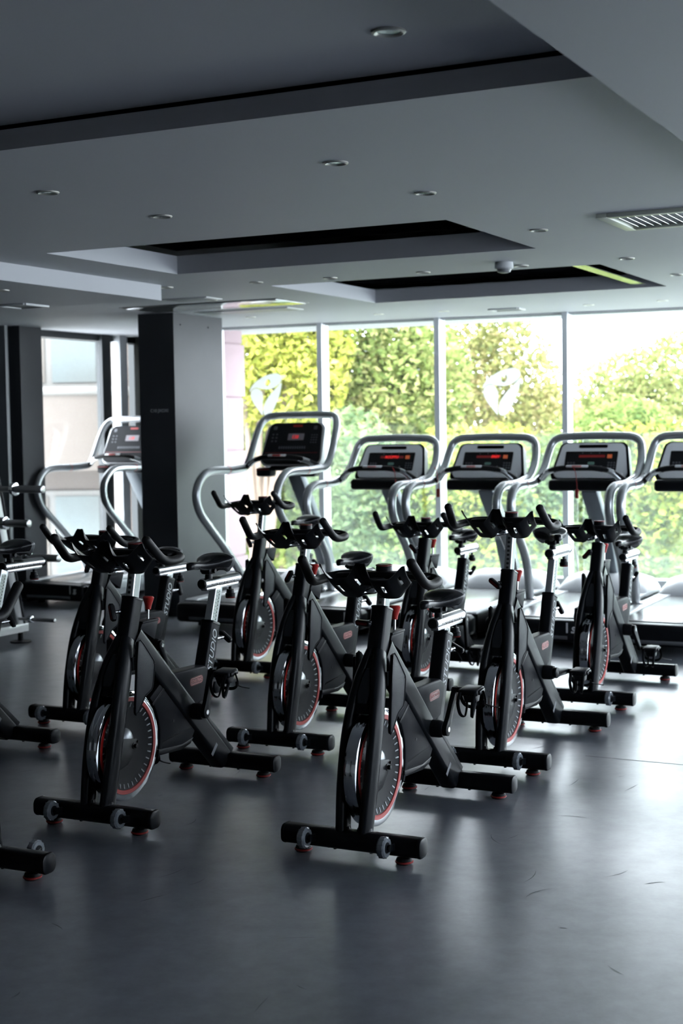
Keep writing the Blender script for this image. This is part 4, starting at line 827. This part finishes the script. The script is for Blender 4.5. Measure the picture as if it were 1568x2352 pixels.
# flat vent by the window, one under the left bulkhead
for u, v, z, sx, sy, lab in ((11.0, -3.98, H, 0.16, 0.24, 'small flat air vent on the ceiling above the third window'), (7.55, -6.06, 2.322, 0.24, 0.22, 'flat square vent panel under the left bulkhead')):
    o = local_frame('air_vent', u, v, z); tag(o, lab, 'vent'); mb = MB()
    for c_, d_ in (((0, sy / 2, -0.006), (sx, 0.025, 0.014)), ((0, -sy / 2, -0.006), (sx, 0.025, 0.014)), ((sx / 2, 0, -0.006), (0.025, sy, 0.014)), ((-sx / 2, 0, -0.006), (0.025, sy, 0.014))): mb.box(c_, d_, 0.003)
    mb.build('frame', M_WHITEPL, o); mb = MB(); mb.box((0, 0, -0.003), (sx - 0.02, sy - 0.02, 0.006)); mb.build('louvre', M_GREYPL, o)
# long glossy panel with slots (air conditioner)
ac = local_frame('ceiling_panel', 9.30, -5.68, H); tag(ac, 'long glossy grey ceiling panel reflecting the windows, above the pillar', 'ceiling panel')
mb = MB(); mb.box((0, 0, -0.004), (0.46, 1.32, 0.010), 0.003); mb.build('panel', M_GLOSSP, ac); mb = MB(); mb.box((0, 0, 0.002), (0.50, 1.36, 0.010), 0.002); mb.build('shadow_frame', M_DFRAME, ac)
for u, v, du, dv, lab in ((9.89, -5.72, 0.27, 0.84, 'slim white-framed air slot beyond the glossy ceiling panel, nearer the windows'), (8.76, -5.53, 0.22, 0.38, 'short white-framed air slot before the glossy ceiling panel')):
    o = local_frame('air_slot', u, v, H); tag(o, lab, 'vent'); mb = MB(); mb.box((0, 0, -0.002), (du, dv, 0.008), 0.002); mb.build('frame', M_WHITEPL, o)
    mb = MB(); mb.box((0, 0, -0.005), (du - 0.05, dv - 0.06, 0.006)); mb.build('opening', M_GREYPL, o)
# smoke detector
sdv = local_frame('smoke_detector', 7.84, -2.85, H); tag(sdv, 'round white smoke detector hanging below the ceiling', 'smoke detector')
mb = MB(); mb.lathe([(0.052, 0.0), (0.054, -0.032), (0.048, -0.038)], (0, 0, 0), 'z', 28); mb.build('base', M_WHITEPL, sdv)
mb = MB(); mb.lathe([(0.042, -0.037), (0.036, -0.054), (0.022, -0.060)], (0, 0, 0), 'z', 24); mb.build('sensor', M_GREYPL, sdv)
# loose curved mirror sheet inside the rear coffer
o = local_frame('loose_sheet', 0, 0, 0); o.location = R(0, 0, 0)
mb = MB(); rows = []
for i in range(9):
    t = i / 8; v = -2.77 + 0.15 * t; z = 2.520 - 0.085 * (1 - math.cos(t * PI / 2)); rows.append([(u, -v, z + q) for u, q in ((8.29, 0), (9.78, 0), (9.78, 0.004), (8.29, 0.004))])
for i in range(1, 4): rows.append([(u, 2.62 - 0.027 * i, 2.435 + q) for u, q in ((8.29, 0), (9.78, 0), (9.78, 0.004), (8.29, 0.004))])
mb.rings(rows); tag(o, 'curved shiny sheet bulging down inside the rear ceiling coffer', 'ceiling sheet'); mb.build('sheet', M_GLOSSP, o)

# ------------------------------------------------------------------ window decals, cable
def decal(u_v, zc, sc, label):
    v = u_v; o = empty('window_decal', R(wall_u(v) + 0.068, v, zc)); tag(o, label, 'window decal', 'white figure emblems on the windows')
    d = (R(wall_u(v + 1), v + 1) - R(wall_u(v), v)).normalized()
    def shape(pts, hole=None):
        cu = bpy.data.curves.new('d', 'CURVE'); cu.dimensions = '2D'; cu.fill_mode = 'BOTH'; cu.extrude = 0.001
        for P in ([pts] + ([hole] if hole else [])):
            sp = cu.splines.new('POLY'); sp.points.add(len(P) - 1); sp.use_cyclic_u = True
            for q, (a, b) in zip(sp.points, P): q.co = (a, b, 0, 1)
        t = bpy.data.objects.new('d', cu); COL.objects.link(t); dg = bpy.context.evaluated_depsgraph_get(); dg.update(); me = bpy.data.meshes.new_from_object(t.evaluated_get(dg))
        vs = [v_.co.copy() for v_ in me.vertices]; fs = [list(p.vertices) for p in me.polygons]; bpy.data.objects.remove(t); bpy.data.curves.remove(cu); return vs, fs
    def sm(P): return [(p.x, p.y) for p in smooth_path([(a, b, 0) for a, b in P], 5, True)]
    N = lambda P: [((a - 660) / 860, (760 - b) / 860) for a, b in P]
    top = sm(N([(215, 670), (240, 600), (330, 480), (480, 375), (660, 285), (850, 240), (960, 235), (1050, 270), (1095, 340), (1090, 420), (1040, 490), (930, 570), (800, 620), (660, 630), (520, 608), (400, 585), (300, 610), (240, 665)]))
    hole = [((720 + 68 * math.cos(a) + 14 * math.sin(a) - 660) / 860, (760 - 462 + 84 * math.sin(a)) / 860) for a in [2 * PI * k / 24 for k in range(24)]]
    left = sm(N([(245, 720), (265, 660), (330, 610), (410, 600), (480, 625), (545, 700), (578, 810), (572, 950), (562, 1100), (562, 1200), (568, 1262), (540, 1262), (450, 1150), (330, 990), (262, 870), (240, 790)]))
    right = sm(N([(1090, 470), (1095, 520), (1060, 690), (1000, 860), (920, 1030), (840, 1170), (760, 1270), (690, 1295), (625, 1280), (590, 1210), (590, 1100), (630, 980), (710, 850), (820, 720), (960, 590), (1050, 500)]))
    for P, h_ in ((top, hole), (left, None), (right, None)):
        vs, fs = shape(P, h_); mb = MB(); mb.add([d * (p.x * sc) + Vector((0, 0, p.y * sc)) + R(1, 0) * p.z for p in vs], fs); mb.build('vinyl_shape', M_DECAL, o, smooth=False)
decal(-6.46, 1.80, 0.31, 'white figure emblem on the window left, above the tall black-console treadmill')
decal(-4.262, 1.775, 0.325, 'white figure emblem on the third window, above the row of silver treadmills')
mb = MB(); q0 = R(wall_u(-3.62) - 0.02, -3.62, 0.42)
mb.tube(smooth_path([q0 + Vector((0, 0, 0.06)), q0 + R(-0.05, 0.03, 0.0), q0 + R(-0.10, 0.06, -0.10), q0 + R(-0.12, 0.07, -0.24), q0 + R(-0.2, 0.07, -0.405)], 5), 0.006, 8)
tag(mb.build('power_cable', M_CABLE), 'thin white cable hanging by the window mullion behind treadmill 1.9', 'cable')

# ------------------------------------------------------------------ outside
GZ = -4.2
mb = MB(); mb.add([(-90, 13, GZ), (90, 13, GZ), (90, 160, GZ), (-90, 160, GZ)], [(0, 1, 2, 3)]); struct(mb.build('ground', M_GROUND, smooth=False))
mb = MB()
for k in range(14):
    z0 = GZ + 0.50 * k; rbox(mb, 11.475, 11.93 - 0.02 * (k % 2), -7.295, -6.955 - (0.012 if k % 2 else 0.0), z0, z0 + 0.485)
rbox(mb, 11.475, 11.90, -7.29, -6.975, GZ, 3.0)
tag(mb.build('stone_pilaster', M_PINK, smooth=False), 'pink block pilaster outside the window, right of the pillar', 'pilaster')
rl = empty('glass_balustrade', R(12.75, -3.0, GZ), ROT_T); tag(rl, 'hazy glass balustrade outside the windows', 'balustrade')
for k in range(5):
    mb = MB(); y0 = 4.0 - 1.55 * k; mb.box((0, y0 - 0.76, 1.40 - GZ - 0.75), (0.012, 1.5, 1.5)); mb.build('glass_panel', M_RAILG, rl)
mb = MB(); mb.box((0, 0.2, 0.65 - GZ - 0.05), (0.10, 8.2, 0.08)); 
mb2 = MB(); mb2.box((0.08, 0.2, (0.62 - GZ) / 2), (0.12, 8.2, 0.62 - GZ)); mb.build('base_rail', M_ALU, rl) if False else None
bd = empty('apartment_building', (-6.1, 21.5, GZ), 0.0); tag(bd, 'beige apartment building with curved balconies seen through the left glass', 'building')
mb = MB(); mb.box((0, 1.5, 5.2), (7.0, 5.0, 10.4)); mb.build('facade', M_BEIGE, bd, smooth=False)
for cx in (-1.1, 2.0):
    for fl in range(3):
        z = 2.2 + 2.95 * fl; mb = MB(); arc = [(cx + 1.35 * math.cos(a), -1.0 - 0.85 * math.sin(a)) for a in [PI * k / 14 for k in range(15)]]
        rows = [[(x, y, z + q) for x, y in arc] for q in (0, 1.05)]
        mb.rings(rows); bl = mb.build('balcony', M_BEIGE, bd)
        mb = MB(); mb.tube([(x, y, z + 1.09) for x, y in arc], 0.06, 8); mb.build('coping', M_CREAM, bl)
        mb = MB(); mb.box((cx, -1.02, z + 1.9), (1.5, 0.08, 1.5)); wn = mb.build('window', M_CREAM, bd, smooth=False)
        for k in range(2):
            mb = MB(); mb.box((cx - 0.36 + 0.72 * k, -1.07, z + 1.9), (0.62, 0.03, 1.34)); mb.build('pane', M_BGLASS if k else M_SHUT, wn, smooth=False)
mb = MB()
for x in (0.45, -2.6, 3.4): mb.box((x, -1.15, 5.2), (0.28, 0.3, 10.4))
mb.build('pilaster_strip', M_CREAM, bd, smooth=False)

def foliage(rng, blobs, n, size, name, m, parent):
    v = []; f = []; tint = []
    tot = sum(b[3] ** 2 for b in blobs)
    for (bx, by, bz, br, sq) in blobs:
        for _ in range(int(n * br * br / tot)):
            while True:
                d = Vector((rng.uniform(-1, 1), rng.uniform(-1, 1), rng.uniform(-1, 1)))
                if 0.05 < d.length < 1: break
            d = d.normalized() * (d.length ** 0.45); p = Vector((bx + d.x * br, by + d.y * br, bz + d.z * br * sq))
            a = Vector((rng.gauss(0, 1), rng.gauss(0, 1), rng.gauss(0, 0.7))).normalized(); b = a.cross(Vector((rng.gauss(0, 1), rng.gauss(0, 1), rng.gauss(0, 1)))).normalized()
            s = size * rng.uniform(0.45, 1.25); o = len(v); nn = a.cross(b) * s * 0.12
            v += [p - a * s * 0.5, p + b * s * 0.28 + nn, p + a * s * 0.5, p - b * s * 0.28 + nn]; f += [(o, o + 1, o + 2), (o, o + 2, o + 3)]
            t = min(1, max(0, rng.gauss(0.5, 0.24))); tint += [t, t]
    me = bpy.data.meshes.new(name); me.from_pydata(v, [], f); at = me.attributes.new('leaf_tint', 'FLOAT', 'FACE'); at.data.foreach_set('value', tint); me.materials.append(m); me.update()
    o = bpy.data.objects.new(name, me); COL.objects.link(o); o.parent = parent; return o
def at(px, Y, py):      # the place seen at a pixel, at a real distance
    k = Y / FPX; return Vector(((px - 784) * k, Y, CAM_H + (979 - 0.0155 * (px - 784) - py) * k))
def tree(seed, px, Y, base_py, blobs, n, size, m, label, name='leafy_tree', trunk_r=0.14):
    rng = random.Random(seed); c = at(px, Y, base_py); o = empty(name, (c.x, Y, GZ)); tag(o, label, 'tree' if 'tree' in name else 'shrub')
    B = []
    for (bpx, bpy_, dy, r_, sq) in blobs:
        q = at(bpx, Y + dy, bpy_); B.append((q.x - c.x, dy, q.z - GZ, r_, sq))
    foliage(rng, B, n, size, 'foliage', m, o)
    mb = MB(); top = max(b[2] for b in B)
    mb.tube(smooth_path([(0, 0, 0), (0.1, 0, top * 0.3), (-0.05, 0.1, top * 0.55), (0.1, 0, top * 0.85)], 4), [trunk_r * (1 - 0.8 * i / 12) for i in range(13)], 8)
    for b in B[:10]: mb.tube(smooth_path([(0.03, 0, max(0.4, b[2] * 0.5)), (b[0] * 0.5, b[1] * 0.5, b[2] * 0.78), (b[0], b[1], b[2])], 3), [trunk_r * 0.5, trunk_r * 0.42, trunk_r * 0.35, trunk_r * 0.3, trunk_r * 0.2, trunk_r * 0.15, trunk_r * 0.08], 6)
    mb.build('trunk', M_BARK, o)
tree(1, 590, 18.5, 1200, [(560, 790, 0, .75, .8), (640, 770, .3, .8, .8), (700, 800, .2, .7, .8), (590, 880, .2, .7, .9), (680, 880, 0, .7, .9), (600, 700, .3, .8, .7), (700, 700, .3, .8, .7), (540, 860, .5, .6, .9)], 11000, 0.125, M_LEAFY, 'bright yellow-green tree nearest the pink pilaster')
tree(2, 700, 20.5, 1200, [(620, 960, 0, .9, .9), (700, 940, .3, .9, .9), (640, 1060, 0, .9, .9), (740, 1040, .2, .9, .9), (580, 1120, 0, .8, .9), (690, 1150, .2, .9, .9), (560, 1240, 0, .8, .9), (650, 1260, .2, .9, .9), (740, 960, .5, .8, .9)], 13000, 0.13, M_LEAFG, 'dense mid-green tree behind the tall black-console treadmill')
tree(3, 880, 19.5, 1200, [(790, 800, 0, .7, .9), (870, 780, .3, .75, .8), (950, 800, 0, .65, .9), (800, 900, .2, .8, .9), (890, 900, 0, .85, .9), (970, 900, .2, .7, .9), (820, 980, 0, .8, .9), (930, 980, .3, .8, .9), (830, 720, .3, .6, .8), (920, 730, .4, .5, .8), (990, 850, .3, .6, .9)], 14000, 0.12, M_LEAFP2, 'green tree filling the second window from the pillar')
tree(4, 1110, 22, 1200, [(1040, 780, 0, .75, .9), (1120, 770, .3, .7, .8), (1180, 800, 0, .6, .8), (1060, 870, .2, .85, .9), (1150, 880, 0, .85, .9), (1220, 880, .2, .55, .8), (1060, 960, 0, .9, .9), (1160, 970, .3, .9, .9), (1240, 960, .1, .7, .8), (1150, 730, .3, .4, .8), (1270, 985, .1, .6, .7)], 10500, 0.115, M_LEAFP, 'thin pale tree with sky gaps behind the third window')
tree(5, 1480, 26, 1250, [(1400, 900, 0, .7, .8), (1460, 890, .3, .8, .9), (1530, 880, 0, .9, .9), (1600, 860, 0, 1.0, .9), (1420, 960, .2, .8, .9), (1500, 970, 0, 1.0, .9), (1600, 960, .2, 1.1, .9), (1370, 960, 0, .5, .8), (1345, 990, 0, .4, .7)], 11000, 0.13, M_LEAFG2, 'pale green tree under open sky behind the right window')
SH = [(860, 1080, M_LEAFB, 'blue-green shrub low behind the second window', 11), (1000, 1120, M_LEAFG, 'green shrub low behind the second mullion', 12), (1120, 1090, M_LEAFY, 'yellow-green shrub low behind the third window', 13), (1240, 1110, M_LEAFB, 'blue-green shrub low behind the mullion of the third window', 14), (1370, 1080, M_LEAFG, 'green shrub low at the left of the right window', 15), (1500, 1070, M_LEAFY, 'yellow-green shrub low at the right photo edge', 16), (1640, 1080, M_LEAFG, 'green shrub low just beyond the right photo edge', 17)]
for px, py, m, lab, sd_ in SH:
    rng = random.Random(sd_); bl = []
    for k in range(7): bl.append((px + rng.uniform(-75, 75), py + rng.uniform(-60, 190), rng.uniform(-.3, .4), rng.uniform(.5, .75), 0.9))
    tree(sd_, px, 17.2, 1250, bl, 8000, 0.11, m, lab, 'leafy_shrub', 0.06)
rng = random.Random(5)
for k, (px, m, lab) in enumerate([(600, M_LEAFG, 'far green tree behind the pilaster'), (850, M_LEAFG, 'far green tree behind the second window'), (1080, M_LEAFB, 'far dull green tree behind the third window'), (1300, M_LEAFP, 'far pale tree behind the mullion of the right window'), (1500, M_LEAFG, 'far green tree low behind the right window')]):
    bl = [(px + rng.uniform(-140, 140), 1010 + rng.uniform(0, 330) if k > 2 else 930 + rng.uniform(0, 400), rng.uniform(-.5, .5), rng.uniform(1.0, 1.5), 0.9) for _ in range(9)]
    tree(40 + k, px, 30, 1250, bl, 4200, 0.3, m, lab)
